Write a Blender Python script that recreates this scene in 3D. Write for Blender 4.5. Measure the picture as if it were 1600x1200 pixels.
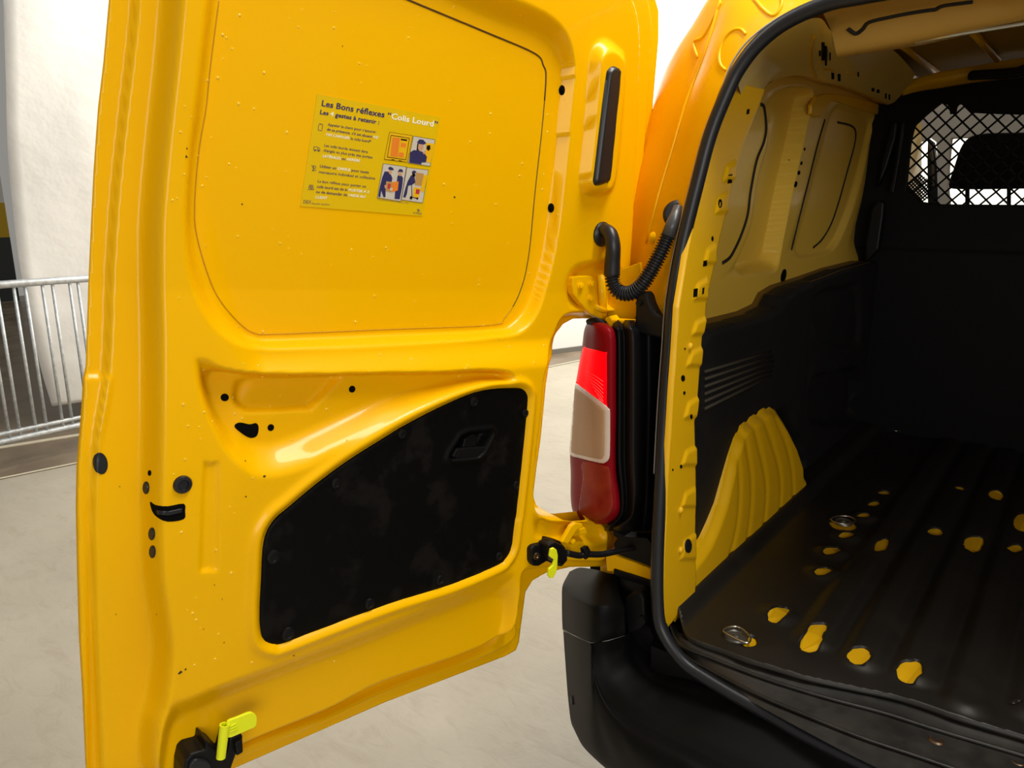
import bpy, bmesh, math, random
import numpy as np
from mathutils import Vector, Matrix
from mathutils.bvhtree import BVHTree

random.seed(4)
rng = np.random.default_rng(7)
for o in list(bpy.data.objects):
    bpy.data.objects.remove(o)
SC = bpy.context.scene
COL = SC.collection

# ------------------------------------------------------------------ camera
CAM = np.array([0.0, 0.0, 1.42])
FPX = 1150.0
PITCH = math.radians(13.45)
YAW = math.radians(38.2)
cp, sp, cy, sy = math.cos(PITCH), math.sin(PITCH), math.cos(YAW), math.sin(YAW)
RIGHT = np.array([cy, sy, 0.0])
FWD = np.array([-sy * cp, cy * cp, -sp])
UP = np.cross(RIGHT, FWD)
cam = bpy.data.cameras.new('camera')
cam.sensor_width = 36.0
cam.lens = FPX / 1600.0 * 36.0
cam.clip_start = 0.02
cam.clip_end = 200
camo = bpy.data.objects.new('camera', cam)
COL.objects.link(camo)
m = Matrix.Identity(4)
for i in range(3):
    m[i][0], m[i][1], m[i][2], m[i][3] = RIGHT[i], UP[i], -FWD[i], CAM[i]
camo.matrix_world = m
SC.camera = camo

# ------------------------------------------------------------------ world, lights, exposure
SC.view_settings.view_transform = 'Standard'
SC.view_settings.look = 'None'
SC.view_settings.gamma = 1.0
SC.view_settings.use_curve_mapping = False
SC.view_settings.exposure = -0.08
w = bpy.data.worlds.new('garage_air')
SC.world = w
w.use_nodes = True
w.node_tree.nodes['Background'].inputs[0].default_value = (1.0, 0.96, 0.88, 1)
w.node_tree.nodes['Background'].inputs[1].default_value = 0.28


def area_light(name, loc, target, sx, sy_, power, col=(1.0, 0.96, 0.88)):
    L = bpy.data.lights.new(name, 'AREA')
    L.shape = 'RECTANGLE'
    L.size, L.size_y = sx, sy_
    L.energy = power
    L.color = col
    o = bpy.data.objects.new(name, L)
    COL.objects.link(o)
    o.location = loc
    o.rotation_euler = (Vector(target) - Vector(loc)).to_track_quat('-Z', 'Y').to_euler()
    return o


area_light('tube_or_fill_lamp', (0.0, 1.25, 3.5), (-0.2, 1.0, 0), 2.2, 0.35, 92)
area_light('tube_or_fill_lamp', (2.3, -1.9, 1.95), (-0.5, 1.9, 1.3), 2.2, 1.5, 72)  # added fill lamp, low behind the camera, brightens the load space
area_light('tube_or_fill_lamp', (-2.2, 0.3, 3.4), (-1.0, 1.2, 1.2), 0.25, 2.0, 30)  # added fill lamp for the left-facing body corner
area_light('wall_fill', (-3.6, 3.0, 3.3), (-5.6, 2.4, 1.0), 3.5, 0.25, 62)  # added lamp aimed only at the left wall and sheet to whiten them
area_light('wall_fill', (-2.0, 7.5, 3.4), (-3.9, 7.0, 2.0), 4.5, 0.3, 330)  # added lamp that pushes the far stretch of wall to white
area_light('tube_or_fill_lamp', (0.5, 9.5, 3.2), (0.5, 12.0, 1.2), 4.5, 0.3, 260)
area_light('tube_or_fill_lamp', (-2.8, 5.6, 3.4), (-2.8, 5.6, 0), 0.3, 3.0, 40)

# ------------------------------------------------------------------ geometry helpers


def ray(x, y):
    return FPX * FWD + (x - 800.0) * RIGHT + (600.0 - y) * UP


def onX(x, y, X):
    d = ray(x, y)
    return CAM + d * (X - CAM[0]) / d[0]


def onY(x, y, Y):
    d = ray(x, y)
    return CAM + d * (Y - CAM[1]) / d[1]


def onZ(x, y, Z):
    d = ray(x, y)
    return CAM + d * (Z - CAM[2]) / d[2]


def onO(x, y, off=0.0):
    """the sloping plane of the rear opening: Y = 1.19 + .09 (z - .6) + off"""
    d = ray(x, y)
    k = (1.19 + off + 0.09 * (CAM[2] - 0.6) - CAM[1]) / (d[1] - 0.09 * d[2])
    return CAM + d * k


# rear door frame: hinged on the left, open 100 degrees
A_, TH = math.radians(4.6), math.radians(100)
DO = np.array([-0.75, 1.175, 0.6])
DW = np.array([math.cos(TH), -math.sin(TH) * math.cos(A_), math.sin(TH) * math.sin(A_)])
DT = np.array([0.0, math.sin(A_), math.cos(A_)])
DN = np.cross(DT, DW)


def sstep(x):
    x = np.clip(x, 0, 1)
    return x * x * (3 - 2 * x)


def door_base(t, w=0.3):
    """inward lean of the window part and the belt step"""
    t = np.asarray(t, float)
    up = np.maximum(t - 0.66, 0)
    b = sstep((np.asarray(w, float) - 0.665) / 0.09)
    return 0.07 * up - 0.026 * sstep((t - 0.522 + 0.25 * b) / (0.055 + 0.55 * b))


def onD(x, y, h=0.0):
    d = ray(x, y)
    t, wv = 0.6, 0.4
    for _ in range(6):
        n = h + float(door_base(t, wv))
        k = np.dot(DO + DN * n - CAM, DN) / np.dot(d, DN)
        p = CAM + d * k - DO
        wv, t = np.dot(p, DW), np.dot(p, DT)
    return np.array([wv, t])


def d3(wt, h=0.0):
    return DO + DW * wt[0] + DT * wt[1] + DN * (h + float(door_base(wt[1], wt[0])))


def catmull(P, n=6, closed=False):
    P = np.asarray(P, float)
    if closed:
        Q = np.vstack([P[-1], P, P[0], P[1]])
    else:
        Q = np.vstack([2 * P[0] - P[1], P, 2 * P[-1] - P[-2]])
    out = []
    for i in range(1, len(Q) - 2):
        p0, p1, p2, p3 = Q[i - 1], Q[i], Q[i + 1], Q[i + 2]
        for j in range(n):
            s = j / n
            out.append(0.5 * ((2 * p1) + (-p0 + p2) * s + (2 * p0 - 5 * p1 + 4 * p2 - p3) * s * s + (-p0 + 3 * p1 - 3 * p2 + p3) * s ** 3))
    if not closed:
        out.append(Q[-2])
    return np.array(out)


def sdf(pts, poly):
    """positive inside; returns distance and closest boundary point"""
    x, y = pts[:, 0], pts[:, 1]
    best = np.full(len(x), 1e9)
    cx, cyy = np.zeros(len(x)), np.zeros(len(x))
    ins = np.zeros(len(x), bool)
    n = len(poly)
    for i in range(n):
        ax, ay = poly[i]
        bx, by = poly[(i + 1) % n]
        dx, dy = bx - ax, by - ay
        L = dx * dx + dy * dy
        if L < 1e-14:
            continue
        s = np.clip(((x - ax) * dx + (y - ay) * dy) / L, 0, 1)
        qx, qy = ax + s * dx, ay + s * dy
        d = (x - qx) ** 2 + (y - qy) ** 2
        mk = d < best
        best[mk] = d[mk]
        cx[mk] = qx[mk]
        cyy[mk] = qy[mk]
        if ay != by:
            c = ((ay > y) != (by > y)) & (x < dx * (y - ay) / dy + ax)
            ins ^= c
    d = np.sqrt(best)
    return np.where(ins, d, -d), np.stack([cx, cyy], 1)


def ramp(pts, outer, inner):
    """0 outside outer, 1 inside inner, smooth in between"""
    a, _ = sdf(pts, outer)
    b, _ = sdf(pts, inner)
    a = np.maximum(a, 0)
    b = np.maximum(-b, 0)
    return sstep(a / (a + b + 1e-9))


# ------------------------------------------------------------------ materials
MATS = {}


def mat(name, col, rough=0.5, metal=0.0, spec=0.5, coat=0.0, bump=None, vary=None, emit=0.0, trans=0.0, alpha=1.0, ior=1.45):
    if name in MATS:
        return MATS[name]
    M = bpy.data.materials.new(name)
    M.use_nodes = True
    nt = M.node_tree
    b = nt.nodes['Principled BSDF']
    b.inputs['Base Color'].default_value = (*col, 1)
    b.inputs['Roughness'].default_value = rough
    b.inputs['Metallic'].default_value = metal
    b.inputs['Specular IOR Level'].default_value = spec
    b.inputs['Coat Weight'].default_value = coat
    b.inputs['Coat Roughness'].default_value = 0.06
    b.inputs['Transmission Weight'].default_value = trans
    b.inputs['IOR'].default_value = ior
    b.inputs['Alpha'].default_value = alpha
    if emit:
        b.inputs['Emission Color'].default_value = (*col, 1)
        b.inputs['Emission Strength'].default_value = emit
    if bump or vary:
        tc = nt.nodes.new('ShaderNodeTexCoord')
    if bump:
        sc_, st, dist = bump
        nz = nt.nodes.new('ShaderNodeTexNoise')
        nz.inputs['Scale'].default_value = sc_
        nz.inputs['Detail'].default_value = 4
        bp = nt.nodes.new('ShaderNodeBump')
        bp.inputs['Strength'].default_value = st
        bp.inputs['Distance'].default_value = dist
        nt.links.new(tc.outputs['Object'], nz.inputs['Vector'])
        nt.links.new(nz.outputs['Fac'], bp.inputs['Height'])
        nt.links.new(bp.outputs['Normal'], b.inputs['Normal'])
    if vary:
        sc_, c2, lo, hi = vary[:4]
        nz = nt.nodes.new('ShaderNodeTexNoise')
        nz.inputs['Scale'].default_value = sc_
        nz.inputs['Detail'].default_value = 6
        nz.inputs['Roughness'].default_value = 0.6
        rp = nt.nodes.new('ShaderNodeValToRGB')
        rp.color_ramp.elements[0].position = lo
        rp.color_ramp.elements[0].color = (*col, 1)
        rp.color_ramp.elements[1].position = hi
        rp.color_ramp.elements[1].color = (*c2, 1)
        nt.links.new(tc.outputs['Object'], nz.inputs['Vector'])
        nt.links.new(nz.outputs['Fac'], rp.inputs['Fac'])
        nt.links.new(rp.outputs['Color'], b.inputs['Base Color'])
        if len(vary) > 4:
            mr = nt.nodes.new('ShaderNodeMapRange')
            mr.inputs['From Min'].default_value = lo
            mr.inputs['From Max'].default_value = hi
            mr.inputs['To Min'].default_value = rough
            mr.inputs['To Max'].default_value = vary[4]
            nt.links.new(nz.outputs['Fac'], mr.inputs['Value'])
            nt.links.new(mr.outputs['Result'], b.inputs['Roughness'])
    MATS[name] = M
    return M


YEL = mat('yellow_paint', (0.86, 0.455, 0.0), 0.32, spec=0.15, coat=0.15, bump=(900, 0.05, 0.0006))
YELI = mat('yellow_primer_paint', (0.78, 0.44, 0.004), 0.38, coat=0.15, bump=(300, 0.06, 0.001))
BLK = mat('black_plastic', (0.004, 0.004, 0.0045), 0.45, spec=0.25, bump=(700, 0.15, 0.0004))
BMP = mat('bumper_plastic', (0.003, 0.003, 0.003), 0.55, spec=0.12, bump=(900, 0.2, 0.0004), vary=(9, (0.009, 0.009, 0.009), 0.55, 0.75))
TRIM = mat('scuffed_black_board', (0.002, 0.002, 0.002), 0.5, spec=0.12, bump=(500, 0.1, 0.0004), vary=(14, (0.006, 0.005, 0.0045), 0.52, 0.62, 0.6))
LINING = mat('dusty_black_lining', (0.010, 0.010, 0.011), 0.6, spec=0.25, vary=(10, (0.016, 0.014, 0.011), 0.5, 0.75))
MATB = mat('worn_black_floor_sheet', (0.011, 0.0095, 0.008), 0.42, spec=0.55, vary=(7, (0.015, 0.012, 0.009), 0.45, 0.75, 0.55), bump=(120, 0.15, 0.001))
SILL = mat('dirty_black_sill', (0.009, 0.0085, 0.0075), 0.38, vary=(20, (0.020, 0.017, 0.013), 0.4, 0.7, 0.5), bump=(60, 0.2, 0.002))
RUB = mat('black_rubber', (0.010, 0.011, 0.014), 0.38)
HOLE = mat('hole_black', (0.002, 0.002, 0.002), 0.9, spec=0.1)
BULK = mat('black_bulkhead_paint', (0.003, 0.003, 0.0035), 0.55, spec=0.2)
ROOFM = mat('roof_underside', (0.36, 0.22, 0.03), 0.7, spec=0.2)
GREYT = mat('grey_cab_trim', (0.20, 0.18, 0.15), 0.8)
SEATM = mat('black_seat_cloth', (0.004, 0.004, 0.004), 0.9)
STEEL = mat('zinc_steel', (0.55, 0.52, 0.45), 0.3, metal=1.0)
BRONZE = mat('dull_bolt_steel', (0.22, 0.15, 0.10), 0.4, metal=1.0)
GALV = mat('galvanised_steel', (0.42, 0.45, 0.47), 0.5, metal=0.6, vary=(40, (0.55, 0.58, 0.60), 0.4, 0.6))
LIME = mat('lime_plastic', (0.80, 0.85, 0.01), 0.4)
REDD = mat('dark_red_lens', (0.20, 0.002, 0.006), 0.35, spec=0.12)
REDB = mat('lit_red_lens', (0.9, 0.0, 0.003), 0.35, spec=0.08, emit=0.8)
REDL = mat('lower_red_lens', (0.20, 0.012, 0.008), 0.3, spec=0.12, vary=(9, (0.30, 0.045, 0.015), 0.4, 0.65))
CLR = mat('clear_lens', (0.42, 0.27, 0.16), 0.35, spec=0.2)
CLRE = mat('clear_lens_edge', (0.62, 0.50, 0.42), 0.2, coat=0.8)
INK = mat('navy_ink', (0.02, 0.018, 0.09), 0.6)
WHI = mat('white_ink', (0.85, 0.82, 0.66), 0.6)
STK = mat('yellow_sticker', (0.72, 0.47, 0.0), 0.35)
SKIN = mat('printed_skin', (0.55, 0.30, 0.17), 0.6)
BOXB = mat('printed_cardboard', (0.45, 0.25, 0.07), 0.6)
ORG = mat('printed_orange', (0.75, 0.20, 0.01), 0.6)
PRW = mat('printed_grey_white', (0.55, 0.50, 0.42), 0.6)
PRR = mat('printed_red', (0.45, 0.03, 0.03), 0.6)
SEAM = mat('seam_sealer', (0.10, 0.045, 0.004), 0.6)


def floor_mat_node():
    M = bpy.data.materials.new('polished_concrete')
    M.use_nodes = True
    nt = M.node_tree
    b = nt.nodes['Principled BSDF']
    tc = nt.nodes.new('ShaderNodeTexCoord')
    n1 = nt.nodes.new('ShaderNodeTexNoise')
    n1.inputs['Scale'].default_value = 1.3
    n1.inputs['Detail'].default_value = 8
    n1.inputs['Roughness'].default_value = 0.65
    r1 = nt.nodes.new('ShaderNodeValToRGB')
    r1.color_ramp.elements[0].position = 0.3
    r1.color_ramp.elements[0].color = (0.33, 0.295, 0.235, 1)
    r1.color_ramp.elements[1].position = 0.7
    r1.color_ramp.elements[1].color = (0.43, 0.39, 0.315, 1)
    mp = nt.nodes.new('ShaderNodeMapping')
    mp.inputs['Scale'].default_value = (1.0, 2.4, 1.0)
    mp.inputs['Rotation'].default_value = (0, 0, 0.5)
    n2 = nt.nodes.new('ShaderNodeTexNoise')
    n2.inputs['Scale'].default_value = 7
    n2.inputs['Detail'].default_value = 10
    n2.inputs['Roughness'].default_value = 0.7
    n2.inputs['Distortion'].default_value = 1.0
    r2 = nt.nodes.new('ShaderNodeValToRGB')
    r2.color_ramp.elements[0].position = 0.30
    r2.color_ramp.elements[0].color = (0.88, 0.86, 0.82, 1)
    r2.color_ramp.elements[1].position = 0.5
    r2.color_ramp.elements[1].color = (1, 1, 1, 1)
    mx = nt.nodes.new('ShaderNodeMixRGB')
    mx.blend_type = 'MULTIPLY'
    mx.inputs[0].default_value = 1
    nt.links.new(tc.outputs['Object'], n1.inputs['Vector'])
    nt.links.new(tc.outputs['Object'], mp.inputs['Vector'])
    nt.links.new(mp.outputs['Vector'], n2.inputs['Vector'])
    nt.links.new(n1.outputs['Fac'], r1.inputs['Fac'])
    nt.links.new(n2.outputs['Fac'], r2.inputs['Fac'])
    nt.links.new(r1.outputs['Color'], mx.inputs[1])
    nt.links.new(r2.outputs['Color'], mx.inputs[2])
    nt.links.new(mx.outputs['Color'], b.inputs['Base Color'])
    b.inputs['Roughness'].default_value = 0.42
    bp = nt.nodes.new('ShaderNodeBump')
    bp.inputs['Strength'].default_value = 0.12
    bp.inputs['Distance'].default_value = 0.01
    nt.links.new(n2.outputs['Fac'], bp.inputs['Height'])
    nt.links.new(bp.outputs['Normal'], b.inputs['Normal'])
    return M


CONC = floor_mat_node()
CONCB = mat('brown_damp_concrete', (0.13, 0.095, 0.06), 0.3, vary=(3, (0.22, 0.17, 0.115), 0.35, 0.65, 0.5))
SHEET = mat('white_sheet_plastic', (0.80, 0.79, 0.765), 0.45, bump=(3, 0.35, 0.05))
WALL = mat('white_painted_wall', (0.82, 0.82, 0.79), 0.7, bump=(5, 0.1, 0.01))
LINE = mat('joint_line', (0.55, 0.50, 0.38), 0.7)

# ------------------------------------------------------------------ object helpers
VANLOC = Vector((0.04, 3.2, 0.0))


def link(name, verts, faces, m, parent=None, kind=None, smooth=True, local=True, mats=None, fmat=None):
    me = bpy.data.meshes.new(name)
    me.from_pydata([tuple(v) for v in verts], [], [tuple(int(i) for i in f) for f in faces])
    for mm in (mats or [m]):
        me.materials.append(mm)
    if fmat is not None:
        me.polygons.foreach_set('material_index', np.asarray(fmat, np.int32))
    if smooth:
        me.polygons.foreach_set('use_smooth', np.ones(len(me.polygons), bool))
    me.update()
    o = bpy.data.objects.new(name, me)
    COL.objects.link(o)
    if parent is not None:
        o.parent = parent
        if parent.parent is None and parent is VAN:
            o.location = -VANLOC
    if kind:
        o['kind'] = kind
    return o


VAN = bpy.data.objects.new('delivery_van', None)
COL.objects.link(VAN)
VAN.location = VANLOC
VAN['label'] = 'yellow delivery van seen from behind with its left rear door open'
VAN['category'] = 'van'


def fix_normals(o):
    bm = bmesh.new()
    bm.from_mesh(o.data)
    bmesh.ops.recalc_face_normals(bm, faces=bm.faces)
    bm.to_mesh(o.data)
    bm.free()


def sheet(name, P3, outline, hfun, res, m, parent, holes=(), thick=0.004, tdir=None, smooth=True):
    """height field over an outline in (u,v); edges snapped to outline and holes; rim turned down by thick"""
    outline = np.asarray(outline, float)
    lo = outline.min(0) - res
    hi = outline.max(0) + res
    nu, nv = int((hi[0] - lo[0]) / res) + 2, int((hi[1] - lo[1]) / res) + 2
    U, V = np.meshgrid(lo[0] + np.arange(nu) * res, lo[1] + np.arange(nv) * res, indexing='ij')
    pts = np.stack([U.ravel(), V.ravel()], 1)
    d, c = sdf(pts, outline)
    for hpoly in holes:
        dh, ch = sdf(pts, np.asarray(hpoly, float))
        mk = -dh < d
        d = np.where(mk, -dh, d)
        c[mk] = ch[mk]
    inside = d > 0
    snap = ~inside | (d < 0.3 * res)
    P = np.where(snap[:, None], c, pts)
    idx = np.arange(nu * nv).reshape(nu, nv)
    q = np.stack([idx[:-1, :-1], idx[1:, :-1], idx[1:, 1:], idx[:-1, 1:]], -1).reshape(-1, 4)
    real = inside & ~snap
    keep = real[q].any(1)
    q = q[keep]
    used = np.unique(q)
    remap = -np.ones(nu * nv, int)
    remap[used] = np.arange(len(used))
    q = remap[q]
    P = P[used]
    H = hfun(P)
    V3 = P3(P, H)
    faces = [tuple(f) for f in q]
    if thick:
        e = np.concatenate([q[:, [0, 1]], q[:, [1, 2]], q[:, [2, 3]], q[:, [3, 0]]])
        key = np.sort(e, 1)
        k = key[:, 0].astype(np.int64) * (len(P) + 1) + key[:, 1]
        _, inv, cnt = np.unique(k, return_inverse=True, return_counts=True)
        be = e[cnt[inv] == 1]
        bv = np.unique(be)
        rm = {int(v): len(P) + i for i, v in enumerate(bv)}
        V3b = P3(P[bv], H[bv] - thick)
        V3 = np.vstack([V3, V3b])
        faces += [(int(b), int(a), rm[int(a)], rm[int(b)]) for a, b in be]
    return link(name, V3, faces, m, parent, smooth=smooth)


def P3D(P, H):
    n = H + door_base(P[:, 1], P[:, 0])
    return DO + P[:, :1] * DW + P[:, 1:2] * DT + n[:, None] * DN


def net(name, rows, m, parent, n=5, smooth=True, flip=False, conv=None):
    """smooth surface through a net of (px,py,Y) control points (or 3-D points as arrays)"""
    G = []
    for r in rows:
        G.append([p if isinstance(p, np.ndarray) else onY(*p) for p in r])
    G = np.array(G)
    R = np.stack([catmull(G[:, j], n) for j in range(G.shape[1])], 1)
    Q = np.stack([catmull(R[i], n) for i in range(R.shape[0])], 0)
    nr, nc = Q.shape[:2]
    idx = np.arange(nr * nc).reshape(nr, nc)
    q = np.stack([idx[:-1, :-1], idx[1:, :-1], idx[1:, 1:], idx[:-1, 1:]], -1).reshape(-1, 4)
    if flip:
        q = q[:, ::-1]
    o = link(name, Q.reshape(-1, 3), q, m, parent, smooth=smooth)
    return o


def solid(o, t, off=-1):
    md = o.modifiers.new('thickness', 'SOLIDIFY')
    md.thickness = t
    md.offset = off
    return o


def tube(name, path, r, m, parent, seg=10, cap=True, closed=False, rfun=None, flat=None):
    P = [Vector(p) for p in path]
    n = len(P)
    verts, faces = [], []
    prev = None
    for i in range(n):
        a = P[i - 1] if (i > 0 or closed) else P[i]
        b = P[(i + 1) % n] if (i < n - 1 or closed) else P[i]
        t = (b - a).normalized()
        if prev is None:
            ref = Vector((0, 0, 1)) if abs(t.z) < 0.9 else Vector((0, 1, 0))
            u = t.cross(ref).normalized()
        else:
            u = (prev - t * prev.dot(t)).normalized()
        prev = u
        v = t.cross(u)
        rr = rfun(i / (n - 1)) if rfun else r
        for k in range(seg):
            a_ = 2 * math.pi * k / seg
            verts.append(P[i] + u * rr * math.cos(a_) + v * rr * math.sin(a_))
    for i in range(n if closed else n - 1):
        for k in range(seg):
            a0 = i * seg + k
            a1 = i * seg + (k + 1) % seg
            b0 = ((i + 1) % n) * seg + k
            b1 = ((i + 1) % n) * seg + (k + 1) % seg
            faces.append((a0, b0, b1, a1))
    if cap and not closed:
        faces.append(tuple(range(seg))[::-1])
        faces.append(tuple((n - 1) * seg + k for k in range(seg)))
    o = link(name, verts, faces, m, parent)
    fix_normals(o)
    return o


def plate(name, pts, off, m, parent, bevel=0.0, smooth=False):
    """solid plate: front polygon pts (3-D), extruded by vector off"""
    pts = [np.asarray(p, float) for p in pts]
    off = np.asarray(off, float)
    n = len(pts)
    verts = pts + [p + off for p in pts]
    faces = [tuple(range(n)), tuple(range(2 * n - 1, n - 1, -1))]
    faces += [(i, (i + 1) % n, n + (i + 1) % n, n + i)[::-1] for i in range(n)]
    o = link(name, verts, faces, m, parent, smooth=smooth)
    fix_normals(o)
    if bevel:
        md = o.modifiers.new('bevel', 'BEVEL')
        md.width = bevel
        md.segments = 2
        md.limit_method = 'ANGLE'
    return o


def box(name, lo, hi, m, parent=None, bevel=0.0, kind=None):
    lo, hi = np.array(lo, float), np.array(hi, float)
    p = [(lo[0], lo[1], lo[2]), (hi[0], lo[1], lo[2]), (hi[0], hi[1], lo[2]), (lo[0], hi[1], lo[2])]
    o = plate(name, p, (0, 0, hi[2] - lo[2]), m, parent, bevel)
    if kind:
        o['kind'] = kind
    return o


def lathe(name, base, axis, prof, m, parent, seg=20, up=None):
    """revolve prof [(radius, height)] about axis at base"""
    ax = Vector(axis).normalized()
    ref = Vector(up) if up is not None else (Vector((0, 0, 1)) if abs(ax.z) < 0.9 else Vector((1, 0, 0)))
    u = (ref - ax * ref.dot(ax)).normalized()
    v = ax.cross(u)
    verts, faces = [], []
    for r, h in prof:
        for k in range(seg):
            a = 2 * math.pi * k / seg
            verts.append(Vector(base) + ax * h + u * r * math.cos(a) + v * r * math.sin(a))
    for i in range(len(prof) - 1):
        for k in range(seg):
            faces.append((i * seg + k, i * seg + (k + 1) % seg, (i + 1) * seg + (k + 1) % seg, (i + 1) * seg + k))
    faces.append(tuple(range(seg))[::-1])
    faces.append(tuple((len(prof) - 1) * seg + k for k in range(seg)))
    o = link(name, verts, faces, m, parent)
    fix_normals(o)
    md = o.modifiers.new('edge', 'EDGE_SPLIT')
    md.split_angle = math.radians(40)
    return o


def ell(cx, cy_, rx, ry, rot=0.0, n=16):
    c, s = math.cos(rot), math.sin(rot)
    return [(cx + rx * math.cos(a) * c - ry * math.sin(a) * s, cy_ + rx * math.cos(a) * s + ry * math.sin(a) * c)
            for a in [2 * math.pi * i / n for i in range(n)]]


def bvh(o):
    off = Vector((0, 0, 0))
    q = o
    while q is not None:
        off += q.location
        q = q.parent
    me = o.data
    return BVHTree.FromPolygons([v.co + off for v in me.vertices], [tuple(p.vertices) for p in me.polygons])


def cast(T, x, y):
    d = Vector(ray(x, y)).normalized()
    h = T.ray_cast(Vector(CAM), d)
    return (np.array(h[0]), np.array(h[1])) if h[0] is not None else (None, None)


def plug(name, T, poly, m, parent, hgt=0.002, domed=0.0, ring=None):
    """a cap, stopper or hole lining following the surface T, outline given as poly"""
    P, N = [], []
    for (x, y) in poly:
        p, n = cast(T, x, y)
        if p is None:
            continue
        if np.dot(n, CAM - p) < 0:
            n = -n
        P.append(p)
        N.append(n)
    if len(P) < 3:
        return None
    P = np.array(P)
    nn = np.mean(N, 0)
    nn /= np.linalg.norm(nn)
    c = P.mean(0)
    k = len(P)
    if not domed:
        o = plate(name, [p + nn * hgt for p in P], -nn * 0.004, m, parent)
        return o
    verts = [p - nn * 0.003 for p in P] + [p + nn * hgt for p in P] + [c + (p - c) * 0.82 + nn * (hgt + domed) for p in P] + [c + nn * (hgt + domed)]
    faces = []
    for i in range(k):
        j = (i + 1) % k
        faces += [(i, j, k + j, k + i), (k + i, k + j, 2 * k + j, 2 * k + i), (2 * k + i, 2 * k + j, 3 * k)]
    o = link(name, verts, faces, m, parent, smooth=False)
    fix_normals(o)
    return o


def patch(name, T, poly, m, parent, lift, res=1.5, crown=0.0):
    poly = np.array(poly, float)

    def P3(P, H):
        out = []
        last = None
        for (x, y), h in zip(P, H):
            p, n = cast(T, x, y)
            if p is None:
                for dx in (1, -1, 2, -2, 4, -4):
                    p, n = cast(T, x + dx, y)
                    if p is not None:
                        break
            if p is None:
                p, n = last
            if np.dot(n, CAM - p) < 0:
                n = -n
            last = (p, n)
            out.append(p + n * h)
        return np.array(out)

    def hf(P):
        d, _ = sdf(P, poly)
        return lift + crown * sstep(d / 4.0)
    return sheet(name, P3, poly, hf, res, m, parent, thick=lift + 0.001)


# ================================================================== SETTING
g = 14
fl = box('floor', (-14, -6, -0.1), (8, 16, 0.0), CONC, kind='structure')

# wall behind, running roughly along the van's left side
WA, WB = np.array([-5.60, 1.55]), np.array([-2.2, 11.8])
wd = (WB - WA) / np.linalg.norm(WB - WA)
wn = np.array([wd[1], -wd[0]])


def wallpt(s, z, off=0.0):
    q = WA + wd * s + wn * off
    return np.array([q[0], q[1], z])


o = plate('wall_left', [wallpt(1.0, 0.0), wallpt(12.0, 0.0), wallpt(12.0, 4.4), wallpt(1.0, 4.4)], (-wn[0] * 0.2, -wn[1] * 0.2, 0), WALL, None)
o['kind'] = 'structure'
o = plate('wall_front', [(-3.2, 12.2, 0), (6.5, 12.2, 0), (6.5, 12.2, 4.4), (-3.2, 12.2, 4.4)], (0, 0.2, 0), WALL, None)
o['kind'] = 'structure'
# dark strip standing in for the shaded gap at the foot of the wall
o = plate('base_gap_left', [wallpt(1.2, 0, 0.002), wallpt(11.8, 0, 0.002), wallpt(11.8, 0.05, 0.002), wallpt(1.2, 0.05, 0.002)], (wn[0] * 0.03, wn[1] * 0.03, 0),
          mat('base_gap_dark', (0.16, 0.15, 0.13), 0.7), None)
o['kind'] = 'structure'

# white protective sheet hung just behind the barrier
SB = np.array([-5.35, 1.60])


def sheetpt(px, py):
    d = ray(px, py)
    # vertical plane through SB along wd
    nn = np.array([wn[0], wn[1], 0])
    k = np.dot(np.array([SB[0], SB[1], 0]) - CAM, nn) / np.dot(d, nn)
    return CAM + d * k


edge = [(-6, -160), (-2, 0), (2, 120), (6, 240), (20, 380), (32, 455), (46, 525), (60, 585), (76, 637)]
rows = []
for (x, y) in catmull(edge, 3):
    a = sheetpt(x, y)
    row = []
    for k in range(15):
        s = k / 14
        e = a + np.array([wd[0], wd[1], 0]) * (0.02 + 2.9 * s)
        e[2] = a[2] + (0.02 * math.sin(s * 9 + a[2] * 2))
        bulge = 0.012 * math.sin(s * 13 + a[2] * 3.1) + 0.008 * math.sin(s * 31 - a[2] * 5)
        e[:2] += wn * bulge
        row.append(e)
    rows.append(row)
o = net('hanging_white_sheet', rows, SHEET, None, n=3)
solid(o, 0.003)
o['label'] = 'white plastic sheet hanging on the wall behind the metal barrier'
o['category'] = 'sheet'

# pillar with safety bands, far left
pc = onZ(-22, 470, 0)
pr = bpy.data.objects.new('garage_pillar', None)
COL.objects.link(pr)
pr.location = (pc[0], pc[1], 0)
pr['label'] = 'concrete garage pillar with yellow and dark bands at the far left edge'
pr['category'] = 'pillar'
for nm, z0, z1, mm, ww in (('dark_band', 0, 0.98, mat('pillar_dark', (0.05, 0.055, 0.055), 0.6), 0.352), ('yellow_band', 0.98, 1.5, mat('pillar_yellow', (0.65, 0.42, 0.02), 0.6), 0.351),
                           ('shaft', 1.5, 4.2, WALL, 0.35)):
    box(nm, (-ww, -ww, z0), (ww, ww, z1), mm, pr)

# brown damp strip of floor behind the joint, with the joint itself and the painted line
j0, j1 = onZ(-60, 762, 0), onZ(150, 719, 0)
jd = (j1 - j0) / np.linalg.norm(j1 - j0)
jn = np.array([-jd[1], jd[0], 0.0])
if np.dot(jn, -CAM + j0) < 0 and np.dot(jn[:2], j0[:2]) < 0:
    jn = -jn
if np.dot(jn[:2], j0[:2]) < 0:
    jn = -jn
a0, a1 = j0 - jd * 2.5, j1 + jd * 5.0
o = plate('trim_1', [a0 + [0, 0, .004], a1 + [0, 0, .004], a1 + jn * 9 + [0, 0, .004], a0 + jn * 9 + [0, 0, .004]], (0, 0, -0.02), CONCB, None)
o['kind'] = 'structure'
o = plate('trim_2', [a0 + [0, 0, .006], a1 + [0, 0, .006], a1 + jn * 0.02 + [0, 0, .006], a0 + jn * 0.02 + [0, 0, .006]], (0, 0, -0.01), LINE, None)
o['kind'] = 'structure'
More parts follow.
